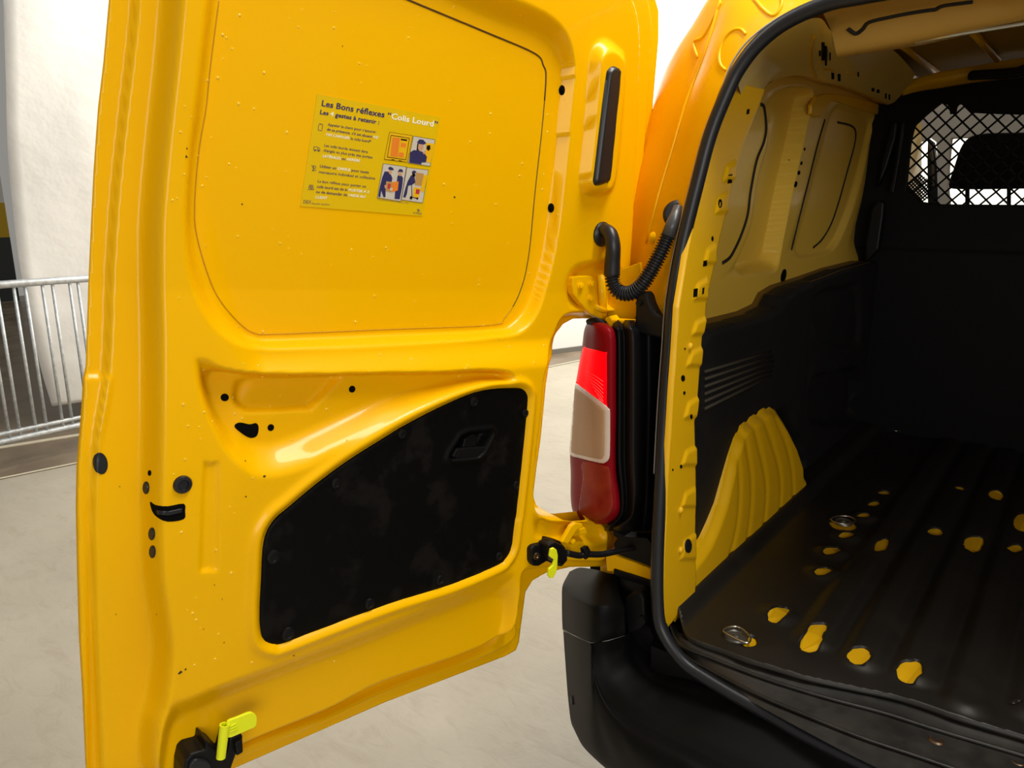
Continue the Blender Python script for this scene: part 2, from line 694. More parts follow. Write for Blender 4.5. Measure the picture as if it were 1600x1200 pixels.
k0, k1 = onZ(-60, 712, 0), onZ(150, 678, 0)
kd = (k1 - k0) / np.linalg.norm(k1 - k0)
kn = np.array([-kd[1], kd[0], 0])
o = plate('trim_3', [k0 - kd * 2 + [0, 0, .008], k1 + kd * 3 + [0, 0, .008], k1 + kd * 3 + kn * 0.05 + [0, 0, .008], k0 - kd * 2 + kn * 0.05 + [0, 0, .008]], (0, 0, -0.01), LINE, None)
o['kind'] = 'structure'

# ------------------------------------------------------------------ crowd barrier
BPL = onZ(40, 690, 0.20)     # bottom rail point
tl, tr = onZ(0, 445, 1.02), onZ(140, 435, 1.02)
bd = np.array([tr[0] - tl[0], tr[1] - tl[1], 0])
bd /= np.linalg.norm(bd)
bar = bpy.data.objects.new('crowd_barrier', None)
COL.objects.link(bar)
bar.location = (BPL[0], BPL[1], 0)
bar['label'] = 'galvanised steel crowd barrier standing before the white sheet'
bar['category'] = 'barrier'
bn = np.array([-bd[1], bd[0], 0.0])


def bpt(px, py):
    """pixel to the barrier's upright plane, in barrier coordinates"""
    d = ray(px, py)
    k = np.dot(tl - CAM, bn) / np.dot(d, bn)
    p = CAM + d * k
    return p - np.array([BPL[0], BPL[1], 0])


zt = bpt(70, 440)[2]
zb = bpt(70, 676)[2]
zc = bpt(70, 664)[2]


def rail(name, z, r, s0, s1):
    c = bpt(70, 440)
    c[2] = 0
    return tube(name, [c + bd * s0 + [0, 0, z], c + bd * s1 + [0, 0, z]], r, GALV, bar, 14)


rail('top_rail', zt, 0.021, -1.2, 1.1)
rail('bottom_rail', zb, 0.017, -1.2, 1.1)
rail('middle_rail', zc, 0.012, -1.2, 1.1)
c0 = bpt(70, 440)
c0[2] = 0
sp_bars = [bpt(x, 460) for x in (-22, -4, 23, 41, 68, 84, 111, 124, 150, 166, 190)]
for p in sp_bars:
    s = np.dot(p - c0, bd)
    tube('upright_bar', [c0 + bd * s + [0, 0, zb], c0 + bd * s + [0, 0, zt]], 0.0085, GALV, bar, 10)
for s in (-1.2, 1.1):
    tube('end_post', [c0 + bd * s + [0, 0, 0.02], c0 + bd * s + [0, 0, zt]], 0.017, GALV, bar, 12)
    tube('foot', [c0 + bd * s + bn * -0.25 + [0, 0, 0.012], c0 + bd * s + bn * 0.25 + [0, 0, 0.012]], 0.012, GALV, bar, 10)

# ================================================================== REAR DOOR
out_px = [(172, 0), (163, 100), (155, 167), (148, 267), (142, 393), (139, 470), (136, 560), (135, 583), (131, 593), (130, 620), (127, 660), (121, 733), (120, 800), (122, 900),
          (125, 1000), (130, 1083), (135, 1193), (140, 1260), (150, 1300), (175, 1308), (230, 1275), (367, 1200), (600, 1098), (720, 1052), (790, 1025), (806, 1016), (811, 1003), (813, 985),
          (817, 955), (821, 925), (832, 907), (853, 895), (890, 886), (947, 885), (955, 880), (958, 830), (953, 815), (935, 803), (905, 800), (867, 804), (850, 801), (838, 790), (833, 775),
          (838, 733), (845, 683), (853, 600), (858, 567), (863, 540), (869, 520), (880, 506), (895, 498), (925, 497), (980, 503), (988, 500), (991, 467), (997, 400), (1008, 317), (1017, 200),
          (1023, 130), (1029, 60), (1029, 17), (1020, -15), (1005, -45), (975, -78), (930, -105), (800, -175), (500, -330), (280, -445), (225, -462), (205, -440), (190, -300), (181, -150)]
OUT = np.array([onD(x, y, -0.057) for x, y in out_px])
INNER = catmull([onD(x, y, -0.01) for x, y in
                 [(295, -120), (287, 0), (278, 100), (267, 200), (255, 330), (253, 400), (255, 520), (255, 640), (253, 800), (256, 900), (264, 960), (270, 1020), (262, 1090), (250, 1140), (252, 1200), (290, 1222),
                  (383, 1168), (517, 1112), (600, 1070), (720, 1028), (775, 1003), (798, 978), (806, 930), (812, 890), (850, 872), (900, 872), (935, 872), (942, 860), (940, 825), (900, 812),
                  (850, 812), (829, 790), (830, 720), (838, 650), (846, 580), (856, 528), (878, 490), (930, 482), (968, 480), (976, 440), (985, 300), (990, 150), (992, 60), (982, 5), (950, -40),
                  (880, -85), (760, -150), (500, -285), (340, -370), (305, -340), (300, -240)]], 10, True)
BAND = catmull([onD(x, y, -0.044) for x, y in
                [(218, 0), (200, 167), (186, 300), (179, 400), (172, 570), (155, 690), (149, 800), (151, 933), (156, 1067), (162, 1200), (170, 1280), (260, 1235), (600, 1085), (790, 1008), (802, 960), (812, 900),
                 (850, 885), (950, 880), (952, 830), (900, 806), (840, 800), (826, 770), (850, 560), (868, 512), (890, 490), (985, 490), (1000, 300), (1015, 100), (1015, 20), (990, -35),
                 (900, -100), (500, -310), (260, -430), (235, -300)]], 10, True)
RIM = catmull([onD(x, y, 0) for x, y in
               [(318, 0), (305, 133), (292, 250), (287, 350), (293, 430), (318, 495), (355, 533), (400, 546), (500, 546), (600, 542), (700, 536), (770, 529), (815, 520), (840, 490), (856, 440), (870, 380),
                (881, 300), (891, 180), (897, 100), (888, 55), (860, 22), (800, -8), (700, -55), (500, -150), (370, -210), (330, -170)]], 10, True)
PANEL = catmull([onD(x, y, -0.026) for x, y in
                 [(343, 0), (330, 100), (323, 167), (312, 233), (305, 317), (308, 367), (327, 433), (347, 473), (377, 507), (400, 521), (433, 522), (600, 515), (767, 508), (790, 496), (813, 457), (827, 400),
                  (837, 300), (848, 200), (854, 123), (850, 102), (836, 83), (760, 50), (640, 0), (500, -60), (400, -104), (366, -105), (352, -60)]], 10, True)
PIN = catmull([onD(x, y, -0.026) for x, y in
               [(338, 0), (325, 100), (318, 167), (307, 233), (301, 317), (303, 370), (320, 436), (341, 478), (373, 513), (398, 527), (433, 529), (600, 522), (767, 515), (800, 504), (828, 470), (848, 400),
                (862, 300), (875, 200), (881, 123), (872, 85), (845, 58), (770, 30), (640, -25), (500, -85), (400, -125), (360, -125), (346, -70)]], 10, True)
T_OUT = catmull([onD(x, y, 0) for x, y in
                 [(303, 560), (306, 600), (318, 640), (335, 678), (356, 714), (388, 743), (417, 749), (445, 745), (485, 733), (520, 714), (560, 691), (600, 668), (640, 648), (683, 630), (720, 616), (765, 602),
                  (805, 597), (800, 582), (760, 576), (683, 580), (600, 581), (500, 583), (400, 582), (350, 575), (325, 560)]], 10, True)
T_IN = catmull([onD(x, y, -0.02) for x, y in
                [(330, 590), (336, 625), (350, 655), (372, 678), (397, 690), (420, 692), (445, 686), (520, 656), (600, 624), (683, 599), (740, 589), (780, 587), (740, 586), (683, 588), (600, 589), (500, 591), (400, 590),
                 (350, 583)]], 10, True)
POC_O = catmull([onD(x, y, -0.02) for x, y in [(372, 596), (395, 588), (450, 587), (520, 584), (540, 588), (535, 600), (500, 640), (485, 646), (400, 650), (378, 645), (366, 625)]], 4, True)
POC_I = catmull([onD(x, y, -0.035) for x, y in [(385, 602), (400, 597), (450, 596), (515, 592), (522, 596), (488, 630), (478, 634), (400, 638), (386, 634), (378, 622)]], 4, True)
trim_px = [(408, 905), (406, 940), (406, 975), (410, 996), (420, 1005), (434, 1007), (453, 1002), (600, 947), (710, 912), (777, 884), (791, 873), (800, 855), (805, 817), (808, 800), (817, 717), (825, 633),
           (824, 616), (817, 608), (803, 606), (767, 608), (733, 616), (683, 638), (633, 664), (600, 684), (543, 720), (493, 757), (450, 793), (430, 810), (416, 832), (410, 860)]
TRIMP = catmull([onD(x, y, 0) for x, y in trim_px], 10, True)
LOW_O = catmull([onD(x, y, 0) for x, y in
                 [(258, 1108), (300, 1085), (347, 1065), (450, 1027), (600, 970), (700, 928), (790, 892), (812, 905), (806, 985), (780, 1035), (600, 1120), (383, 1200), (290, 1290), (230, 1290), (240, 1200)]], 4, True)
LOW_I = catmull([onD(x, y, -0.02) for x, y in
                 [(275, 1130), (310, 1112), (347, 1095), (450, 1056), (600, 999), (700, 962), (770, 938), (785, 945), (780, 985), (755, 1015), (600, 1090), (400, 1170), (300, 1250), (262, 1250), (262, 1190)]], 4, True)
BOSS_O = catmull([onD(x, y, 0) for x, y in [(925, 72), (943, 58), (965, 70), (979, 95), (974, 200), (962, 290), (940, 308), (918, 308), (906, 290), (913, 200), (919, 110)]], 10, True)
BOSS_I = catmull([onD(x, y, 0.024) for x, y in [(940, 92), (955, 84), (968, 92), (974, 112), (966, 200), (957, 285), (945, 292), (928, 292), (922, 275), (930, 190), (936, 120)]], 10, True)
RIB_O = catmull([onD(x, y, 0) for x, y in [(318, 728), (324, 723), (339, 723), (344, 730), (342, 885), (336, 893), (316, 895), (311, 890)]], 3, True)
RIB_I = catmull([onD(x, y, 0) for x, y in [(322, 733), (327, 730), (336, 730), (338, 736), (336, 880), (332, 886), (320, 888), (317, 884)]], 3, True)
HNG_O = catmull([onD(x, y, 0) for x, y in [(880, 462), (884, 430), (900, 410), (930, 405), (968, 408), (972, 480), (900, 488)]], 4, True)
HNG_I = catmull([onD(x, y, -0.02) for x, y in [(892, 460), (895, 438), (910, 424), (935, 420), (957, 424), (957, 470), (910, 474)]], 4, True)
BRK_O = catmull([onD(x, y, 0) for x, y in [(832, 800), (860, 812), (905, 812), (942, 818), (943, 850), (880, 845), (850, 848), (832, 840)]], 4, True)
BRK_I = catmull([onD(x, y, -0.015) for x, y in [(842, 812), (862, 820), (905, 820), (934, 826), (930, 838), (880, 834), (852, 836), (842, 830)]], 4, True)


STEP_O = np.array([onD(x, y, -0.055) for x, y in [(100, 584), (176, 580), (170, 620), (150, 720), (142, 800), (145, 1320), (100, 1320)]])
STEP_I = np.array([onD(x, y, -0.055) for x, y in [(100, 592), (160, 594), (155, 640), (138, 720), (132, 800), (133, 1310), (100, 1310)]])
HND = np.array([onD(x, y, -0.004) for x, y in [(697, 717), (700, 707), (718, 679), (731, 673), (768, 669), (772, 677), (757, 707), (747, 717), (704, 721)]])


def door_h(P):
    hd_, _ = sdf(P, HND)
    h = np.zeros(len(P))
    a, _ = sdf(P, INNER)
    b, _ = sdf(P, BAND)
    h -= 0.042 * sstep(-a / 0.019)
    h -= 0.015 * sstep(-b / 0.006)
    ti, _ = sdf(P, TRIMP)
    h += 0.006 * ramp(P, STEP_O, STEP_I)
    h -= 0.028 * ramp(P, RIM, PIN)
    h -= 0.034 * ramp(P, T_OUT, T_IN)
    h -= 0.014 * ramp(P, POC_O, POC_I)
    h += 0.026 * ramp(P, BOSS_O, BOSS_I)
    h -= 0.022 * ramp(P, LOW_O, LOW_I)
    h -= 0.004 * ramp(P, RIB_O, RIB_I)
    h -= 0.018 * ramp(P, HNG_O, HNG_I)
    h -= 0.014 * ramp(P, BRK_O, BRK_I)
    h -= 0.03 * sstep((hd_ + 0.008) / 0.006)
    h += 0.006 * np.exp(-((ti + 0.011) / 0.007) ** 2) - 0.007 * sstep((ti + 0.004) / 0.006)
    return h


door = sheet('rear_door', P3D, OUT, door_h, 0.0032, YEL, VAN, thick=0.006)
DT_ = bvh(door)


def dcast(x, y):
    p, n = cast(DT_, x, y)
    if np.dot(n, CAM - p) < 0:
        n = -n
    return p, n


def skin_h(P):
    d, _ = sdf(P, OUT)
    return -0.063 - 0.03 * sstep(d / 0.12)


sheet('outer_skin', P3D, OUT, skin_h, 0.014, YEL, door, thick=-0.0)

# window blanking panel seam
seam = [d3(q, -0.028) + DN * 0.0002 for q in PANEL]
ns = len(seam)
tube('window_panel_seam', seam[int(ns * 0.0):int(ns * .52)], 0.0008, mat('painted_seam', (0.5, 0.25, 0.0), 0.5), door, 6)
tube('window_panel_seam', seam[int(ns * .50):int(ns * .66)], 0.0010, SEAM, door, 6)
tube('window_panel_seam', seam[int(ns * .65):int(ns * .97)], 0.0016, SEAM, door, 6)
wp_out = PANEL
# trim board
tr_ = catmull([onD(x, y, -0.006) for x, y in trim_px], 4, True)


def trim_h(P):
    d, _ = sdf(P, tr_)
    a, _ = sdf(P, HND)
    return -0.004 + 0.0015 * sstep(d / 0.004) + 0.0045 * np.exp(-((a) / 0.004) ** 2) - 0.022 * sstep((a - 0.002) / 0.010)


sheet('trim_board', P3D, tr_, trim_h, 0.0035, TRIM, door, thick=0.004)
tb = bvh(bpy.data.objects['trim_board'])


def lathe_on(name, T, x, y, prof, m, parent, sink=0.0):
    p, n = cast(T, x, y)
    if np.dot(n, CAM - p) < 0:
        n = -n
    return lathe(name, p - n * sink, n, prof, m, parent)


for (x, y, r) in [(427, 870, 12), (450, 990, 12), (577, 943, 10), (525, 755, 9.5), (687, 906, 9), (779, 869, 8), (740, 628, 9), (820, 646, 8), (628, 678, 9), (806, 758, 8)]:
    rr = r * 0.00088 * (1 + 0.0003 * (x - 400))
    lathe_on('trim_clip', tb, x, y, [(rr, -0.002), (rr, 0.001), (rr * .92, 0.0026), (rr * .55, 0.0035), (rr * .5, 0.0028)], BLK, door)
# inside release handle in the pocket
hl = [onD(x, y, -0.010) for x, y in [(703, 712), (709, 700), (728, 698), (757, 697), (754, 706), (745, 714), (712, 716)]]
plate('release_handle', [d3(q, -0.003) for q in hl], -DN * 0.012, BLK, door, 0.002)
hl = [onD(x, y, -0.016) for x, y in [(718, 698), (722, 684), (735, 676), (742, 678), (740, 697)]]
plate('handle_wall', [d3(q, -0.008) for q in hl], -DN * 0.012, BLK, door, 0.002)

# holes and stoppers
for nm, poly, mm, hg, dm in [
    ('drain_hole', ell(351, 621, 6.5, 6, 0), HOLE, 0.0006, 0), ('drain_hole', ell(550, 608, 5, 5.5, 0.5), HOLE, 0.0006, 0), ('drain_hole', ell(423, 668, 5, 5.5, 0.5), HOLE, 0.0006, 0),
    ('access_hole', catmull([(366, 666), (374, 660), (390, 663), (400, 661), (404, 668), (401, 681), (390, 684), (376, 676)], 3, True), HOLE, 0.0006, 0),
    ('slot_hole', ell(878, 141, 5, 8, 0.05), HOLE, 0.0006, 0), ('slot_hole', ell(861, 325, 5, 7.5, 0.05), HOLE, 0.0006, 0),
    ('latch_hole', catmull([(235, 784), (243, 789), (262, 791), (287, 787), (289, 799), (287, 811), (262, 815), (246, 808), (238, 798)], 3, True), HOLE, 0.0006, 0),
    ('bolt_hole', ell(234, 739, 2.6, 4.5), HOLE, 0.0006, 0),
    ('rubber_stopper', ell(157, 724, 11, 17, -0.15, 20), RUB, 0.001, 0.001),
    ('bolt_stopper', ell(229, 762, 4.5, 10), RUB, 0.0015, 0.001), ('bolt_stopper', ell(238, 834, 4.5, 10), RUB, 0.0015, 0.001), ('bolt_stopper', ell(239, 862, 4.5, 10), RUB, 0.0015, 0.001),
    
]:
    if nm in ('latch_hole', 'access_hole', 'rubber_stopper'):
        patch(nm, DT_, poly, mm, door, 0.0006 if mm is HOLE else 0.0012, 1.3)
    elif nm != 'lock_pin_hole':
        plug(nm, DT_, poly, mm, door, hg, dm)
lathe_on('rubber_buffer', DT_, 285, 757, [(0.012, -0.002), (0.012, 0.002), (0.0105, 0.0045), (0.007, 0.005), (0.006, 0.002)], RUB, door)
# latch remnant in the latch hole
patch('latch_claw', DT_, [(246, 797), (262, 799), (284, 794), (284, 800), (262, 805), (248, 803)], RUB, door, 0.002, 1.3)

# black rubber bumper strip on the boss
pl = catmull([onD(x, y, 0.03) for x, y in [(960, 103), (968, 106), (971, 117), (963, 200), (955, 278), (949, 286), (934, 290), (929, 284), (931, 265), (940, 190), (949, 120), (953, 108)]], 4, True)


def pill_h(P):
    d, _ = sdf(P, pl)
    return 0.026 + 0.008 * sstep(d / 0.006)


sheet('rubber_buffer_strip', P3D, pl, pill_h, 0.0025, RUB, door, thick=0.010)

# lower latch with its lime lever
lb = [(287, 1205), (291, 1187), (298, 1179), (312, 1175), (320, 1173), (322, 1157), (331, 1165), (338, 1169), (352, 1185), (357, 1168), (359, 1154), (376, 1146), (380, 1150), (379, 1172), (369, 1180), (362, 1200), (352, 1235), (285, 1250)]
plate('lower_latch', [d3(onD(x, y, 0.018), 0.018) for x, y in lb], -DN * 0.042, BLK, door, 0.003)
rec = [(296, 1205), (299, 1193), (308, 1187), (325, 1190), (331, 1200), (330, 1230), (300, 1235)]
plate('latch_cover', [d3(onD(x, y, 0.023), 0.023) for x, y in catmull(rec, 3, True)], -DN * 0.008, RUB, door, 0.002)
plate('latch_block', [d3(onD(x, y, 0.016), 0.026) for x, y in [(363, 1157), (375, 1151), (376, 1170), (366, 1176)]], -DN * 0.014, BLK, door, 0.002)
a, b = d3(onD(351, 1132, 0.03), 0.03), d3(onD(345, 1184, 0.03), 0.03)
ax = (Vector(a) - Vector(b))
L = ax.length
lathe('latch_lever', b, ax, [(0.0062, 0), (0.0068, L), (0.0048, L), (0.0048, L - 0.012)], LIME, door, 20)
bl = catmull([(356, 1128), (372, 1121), (388, 1114.5), (395, 1114), (401, 1119), (401.5, 1128), (399, 1136), (388, 1141), (372, 1148), (357, 1153), (355, 1142)], 3, True)
plate('lever_blade', [d3(onD(x, y, 0.032), 0.032) for x, y in bl], -DN * 0.005, LIME, door, 0.001)
for k in range(3):
    a = d3(onD(358, 1136 + 4 * k, 0.033), 0.033)
    b = d3(onD(370 + k, 1130 + 4.5 * k, 0.033), 0.033)
    tube('lever_rib', [a, b], 0.0008, LIME, door, 6)

# upper hinge
hp = catmull([(895, 436), (900, 432), (922, 431), (929, 436), (931, 455), (934, 476), (948, 481), (948, 493), (940, 498), (924, 491), (915, 482), (896, 459)], 2, True)
plate('hinge_plate', [d3(onD(x, y, 0.004), 0.004) for x, y in hp], -DN * 0.016, YEL, door, 0.002)
for (x, y) in [(906, 447), (922.5, 443), (921, 466)]:
    p = d3(onD(x, y, 0.004), 0.004)
    lathe('hinge_bolt', p, DN, [(0.008, 0), (0.008, 0.002), (0.0058, 0.0025), (0.0058, 0.007), (0.004, 0.0078)], YEL, door, 12)
pa, pb = d3(onD(938, 430, 0.0), 0.0), d3(onD(943, 500, 0.0), 0.0)
tube('hinge_barrel', [pa, pa * .5 + pb * .5, pb], 0.0085, YEL, door, 14)
tube('hinge_pin', [pb + (pb - pa) * -0.05, pb + (pb - pa) * 0.09], 0.0055, YEL, door, 12)
tube('hinge_barrel', [d3(onD(930, 480, 0.006), 0.006), d3(onD(946, 486, 0.006), 0.006)], 0.006, YEL, door, 10)

# lower hinge arm and bolt
plate('hinge_arm', [d3(onD(x, y, 0.02), 0.02) for x, y in [(878, 848), (893, 822), (900, 817), (910, 818), (912, 824), (902, 828), (897, 835), (888, 850)]], -DN * 0.01, YEL, door, 0.002)
plate('hinge_arm', [d3(onD(x, y, 0.01), 0.01) for x, y in [(894, 830), (915, 824), (919, 834), (896, 838)]], -DN * 0.02, YEL, door, 0.002)
p = d3(onD(894, 846, 0.012), 0.012)
lathe('hinge_bolt', p, DN, [(0.006, -0.01), (0.006, 0.004), (0.004, 0.005)], YEL, door, 12)

# check strap
cs = [(830, 858), (835, 853), (848, 850), (862, 843), (876, 846), (884, 856), (884, 880), (878, 886), (868, 883), (855, 877), (842, 885), (834, 885), (830, 878)]
plate('check_strap_bracket', [d3(onD(x, y, 0.012), 0.012) for x, y in cs], -DN * 0.026, BLK, door, 0.003)
plate('check_strap_housing', [d3(onD(x, y, 0.035), 0.035) for x, y in [(857, 852), (868, 847), (880, 852), (886, 860), (888, 876), (880, 884), (868, 880), (858, 868)]], -DN * 0.03, BLK, door, 0.004)
lathe('bracket_screw', d3(onD(838, 869, 0.013), 0.013), DN, [(0.0075, 0), (0.007, 0.0025), (0.003, 0.0025), (0.002, 0.001)], BRONZE, door, 16)
lv = [(861, 858), (866, 856), (870, 859), (872, 868), (871, 884), (870, 893), (865, 903), (860, 904), (857, 899), (858, 889), (864, 884), (867, 875), (862, 872), (859, 869)]
plate('release_lever', [d3(onD(x, y, 0.048), 0.048) for x, y in lv], -DN * 0.005, LIME, door, 0.0012)
e0 = d3(onD(884, 864, 0.02), 0.02)
e2 = onY(1000, 853, 1.27)
st_px = [(884, 864), (905, 868), (915, 866), (940, 866), (965, 861), (1000, 854)]
st = [e0 * (1 - (x - 884) / 116) + e2 * ((x - 884) / 116) for x, y in st_px]
st = [onY(px_[0], px_[1], q[1]) for px_, q in zip(st_px, st)]
tube('check_strap_arm', catmull(st, 5), 0.0065, BLK, door, 10)
c = st[2]
plate('check_strap_stop', [onY(x, y, c[1] - 0.008) for x, y in [(906, 856), (912, 857), (917, 866), (915, 875), (910, 872), (908, 866)]], (0.0, 0.016, 0), BLK, door, 0.001)

# wiring hose between door and body
lathe_on('hose_grommet', DT_, 940, 366, [(0.024, -0.002), (0.024, 0.004), (0.019, 0.009), (0.013, 0.010)], RUB, door)
g0 = d3(onD(944, 358, 0.012), 0.012)
gY = g0[1]
el = [(944, 358, gY), (954, 366, gY - 0.012), (958, 385, gY - 0.015), (957, 408, gY - 0.012), (956, 430, gY - 0.01)]
elb = [onY(*q) for q in el]
tube('hose_elbow', catmull(elb, 6), 0.0145, RUB, door, 16, rfun=lambda s: 0.0125 + 0.0035 * s)
cpx = [(956, 430), (959, 446), (969, 457), (985, 458), (1001, 447), (1016, 425), (1031, 397), (1043, 370)]
cl = np.concatenate([[0], np.cumsum([math.dist(cpx[i], cpx[i + 1]) for i in range(len(cpx) - 1)])])
co = [(x, y, gY - 0.01 + (1.255 - gY + 0.01) * l / cl[-1]) for (x, y), l in zip(cpx, cl)]
cc = catmull([onY(*q) for q in co], 30)
# equal spacing
seg = np.concatenate([[0], np.cumsum(np.linalg.norm(np.diff(cc, axis=0), axis=1))])
NR = 34
ss = np.linspace(0, seg[-1], NR * 6 + 1)
cc = np.stack([np.interp(ss, seg, cc[:, k]) for k in range(3)], 1)
tube('corrugated_hose', cc, 0.014, RUB, VAN, 18, rfun=lambda s: 0.0125 + 0.0026 * math.cos(s * NR * 2 * math.pi))
tube('hose_collar', [onY(1043, 370, 1.255), onY(1050, 352, 1.262), onY(1062, 325, 1.28)], 0.0125, mat('grey_rubber', (0.05, 0.052, 0.055), 0.35), VAN, 18)
co_ = onY(1058, 335, 1.285)
lathe('hose_grommet', co_, (0.35, -0.9, 0.1), [(0.026, -0.01), (0.026, 0.002), (0.020, 0.007)], RUB, VAN, 24)

# ------------------------------------------------------------------ sticker with its print
ZK = 240 / 1371.0


def zk(x, y):
    return 460 + x * ZK, 140 + y * ZK


C4 = [np.array(c, float) for c in [(200, 40), (1300, 245), (1140, 1130), (50, 1040)]]
SV, SF, SM = [], [], []
SMATS = [STK, INK, WHI, SKIN, BOXB, ORG, PRW, PRR, BLK, YELI]
LEV = [0.0]


def addpoly(pts, mi, lift=0.0004):
    k = len(SV)
    LEV[0] += 0.000004
    for (x, y) in pts:
        X, Y = zk(x, y)
        q = onD(X, Y, -0.028)
        SV.append(d3(q, -0.028) + DN * (lift + LEV[0]))
    SF.append(tuple(range(k, k + len(pts))))
    SM.append(mi)


def grid_quad(c4, n, mi, lift):
    for i in range(n):
        for j in range(n):
            q = []
            for (a_, b_) in ((i, j), (i + 1, j), (i + 1, j + 1), (i, j + 1)):
                u, v = a_ / n, b_ / n
                q.append((c4[0] * (1 - u) + c4[1] * u) * (1 - v) + (c4[3] * (1 - u) + c4[2] * u) * v)
            addpoly(q, mi, lift)


grid_quad(C4, 3, 0, 0.0008)
for sd_ in ((0, 1), (1, 2), (2, 3), (3, 0)):     # the sheet's cut edge
    q0, q1 = [d3(onD(*zk(*C4[i]), -0.028), -0.028) for i in sd_]
    k = len(SV)
    SV += [q0 + DN * 0.0009, q1 + DN * 0.0009, q1, q0]
    SF.append((k, k + 1, k + 2, k + 3))
    SM.append(0)


def textline(body, p0, p1, hgt, cols, weight=0.0):
    """print a line between p0 and p1 (sticker layout units); cols = list of (start, end) printed white"""
    cu = bpy.data.curves.new('t', 'FONT')
    cu.body = body
    cu.size = 1.0
    cu.offset = weight
    cu.resolution_u = 2
    for i in range(len(body)):
        cu.body_format[i].material_index = 1 if any(a <= i < b for a, b in cols) else 0
    cu.materials.append(INK)
    cu.materials.append(WHI)
    ob = bpy.data.objects.new('t', cu)
    COL.objects.link(ob)
    dg = bpy.context.evaluated_depsgraph_get()
    me = bpy.data.meshes.new_from_object(ob.evaluated_get(dg))
    vs = np.array([v.co[:] for v in me.vertices])
    if len(vs) == 0:
        return
    x0, x1 = vs[:, 0].min(), vs[:, 0].max()
    p0, p1 = np.array(p0, float), np.array(p1, float)
    dv = np.array([-0.165, 1.0])
    k = len(SV)
    LEV[0] += 0.000004
    for v in vs:
        s = (v[0] - x0) / (x1 - x0)
        q = p0 * (1 - s) + p1 * s - dv * v[1] * hgt
        X, Y = zk(*q)
        w_ = onD(X, Y, -0.028)
        SV.append(d3(w_, -0.028) + DN * (0.0011 + LEV[0]))
    for pg in me.polygons:
        SF.append(tuple(k + i for i in pg.vertices))
        SM.append(2 if pg.material_index == 1 else 1)
    bpy.data.objects.remove(ob)
    bpy.data.curves.remove(cu)


T1 = 'Les Bons réflexes “Colis Lourd”'
textline(T1, (238, 146), (1272, 338), 74, [(T1.index('C'), len(T1) - 1)], 0.022)
textline('Les 4 gestes à retenir :', (224, 218), (752, 312), 54, [(4, 5)], 0.026)
L1 = 'de sa présence, s’il est absent NE'
textline('Appeler le client pour s’assurer', (293, 322), (724, 390), 34, [], 0.010)
textline(L1, (287, 365), (742, 440), 34, [(len(L1) - 2, len(L1))], 0.016)
textline('PAS CHARGER le colis lourd*', (280, 412), (680, 476), 34, [(0, 11)], 0.016)
textline('Les colis lourds doivent être', (262, 508), (650, 568), 34, [], 0.010)
textline('chargés au plus près des portes', (255, 552), (692, 616), 34, [], 0.010)
textline('LATÉRALES ou ARRIÈRE', (248, 604), (582, 648), 34, [(0, 9), (13, 20)], 0.016)
textline('Utiliser un DIABLE pour toute', (222, 694), (660, 750), 34, [(12, 18)], 0.016)
textline('manœuvre individuel et collective', (215, 745), (716, 804), 34, [], 0.010)
textline('Le bon réflexe pour porter un', (203, 828), (634, 876), 34, [], 0.010)
L2 = 'colis lourd est de le PORTER À 2'
textline(L2, (195, 876), (662, 926), 34, [(22, len(L2))], 0.016)
L3 = 'ou de demander de l’AIDE AU'
textline(L3, (188, 922), (626, 968), 34, [(18, len(L3))], 0.016)
textline('CLIENT', (182, 970), (288, 980), 34, [(0, 6)], 0.016)
textline('DEX', (76, 1014), (144, 1020), 44, [], 0.0)
textline('Nouvelle Aquitaine', (152, 1022), (310, 1032), 20, [], 0.0)
textline('*Les colis lourds de plus de 20 kg sont notifiés', (738, 984), (1015, 1018), 14, [], 0.0)
textline('LA POSTE', (1056, 1106), (1130, 1116), 22, [], 0.004)


def line_poly(pts, wd_, mi, closed=True, lift=0.0011):
    n = len(pts)
    for i in range(n if closed else n - 1):
        a, b = np.array(pts[i], float), np.array(pts[(i + 1) % n], float)
        t = (b - a) / (np.linalg.norm(b - a) + 1e-9)
        nn = np.array([-t[1], t[0]]) * wd_ / 2
        addpoly([a - nn, b - nn, b + nn, a + nn], mi, lift)


# pictograms: phone, van, hand truck, two people
line_poly([(216, 305), (250, 310), (242, 368), (208, 362)], 4, 1)
line_poly([(226, 309), (240, 311)], 5, 1, False)
line_poly([(172, 508), (208, 514), (204, 542), (168, 536)], 4, 1)
line_poly([(208, 518), (222, 524), (226, 546), (204, 542)], 4, 1)
for c in ((180, 544), (212, 548)):
    addpoly(ell(c[0], c[1], 7, 7, n=8), 1, 0.0012)
line_poly([(146, 678), (158, 680), (172, 724), (192, 722)], 4, 1, False)
line_poly([(166, 678), (186, 682), (184, 704), (168, 702)], 4, 1)
addpoly(ell(160, 722, 6, 6, n=8), 1, 0.0012)
for c in ((136, 858), (156, 860)):
    line_poly(ell(c[0], c[1], 8, 8, n=8), 4, 1)
line_poly([(122, 892), (124, 874), (140, 870), (146, 892)], 4, 1)
line_poly([(146, 892), (150, 874), (164, 874), (168, 894)], 4, 1)
# small bird-like arrow above the footer name
addpoly([(1085, 1066), (1118, 1074), (1100, 1080)], 1, 0.0012)
addpoly([(1092, 1090), (1118, 1076), (1104, 1092)], 1, 0.0012)
# picture frames
IM = [[(845, 380), (1050, 412), (1000, 648), (797, 622)], [(1058, 415), (1252, 448), (1207, 685), (1010, 655)],
      [(788, 660), (995, 690), (945, 998), (735, 965)], [(1000, 695), (1192, 718), (1140, 1012), (950, 985)]]
for i, q in enumerate(IM):
    addpoly(q, [9, 6, 6, 6][i], 0.0010)
    line_poly(q, 3, 8)
P_ = lambda pts, mi: addpoly(pts, mi, 0.0012)
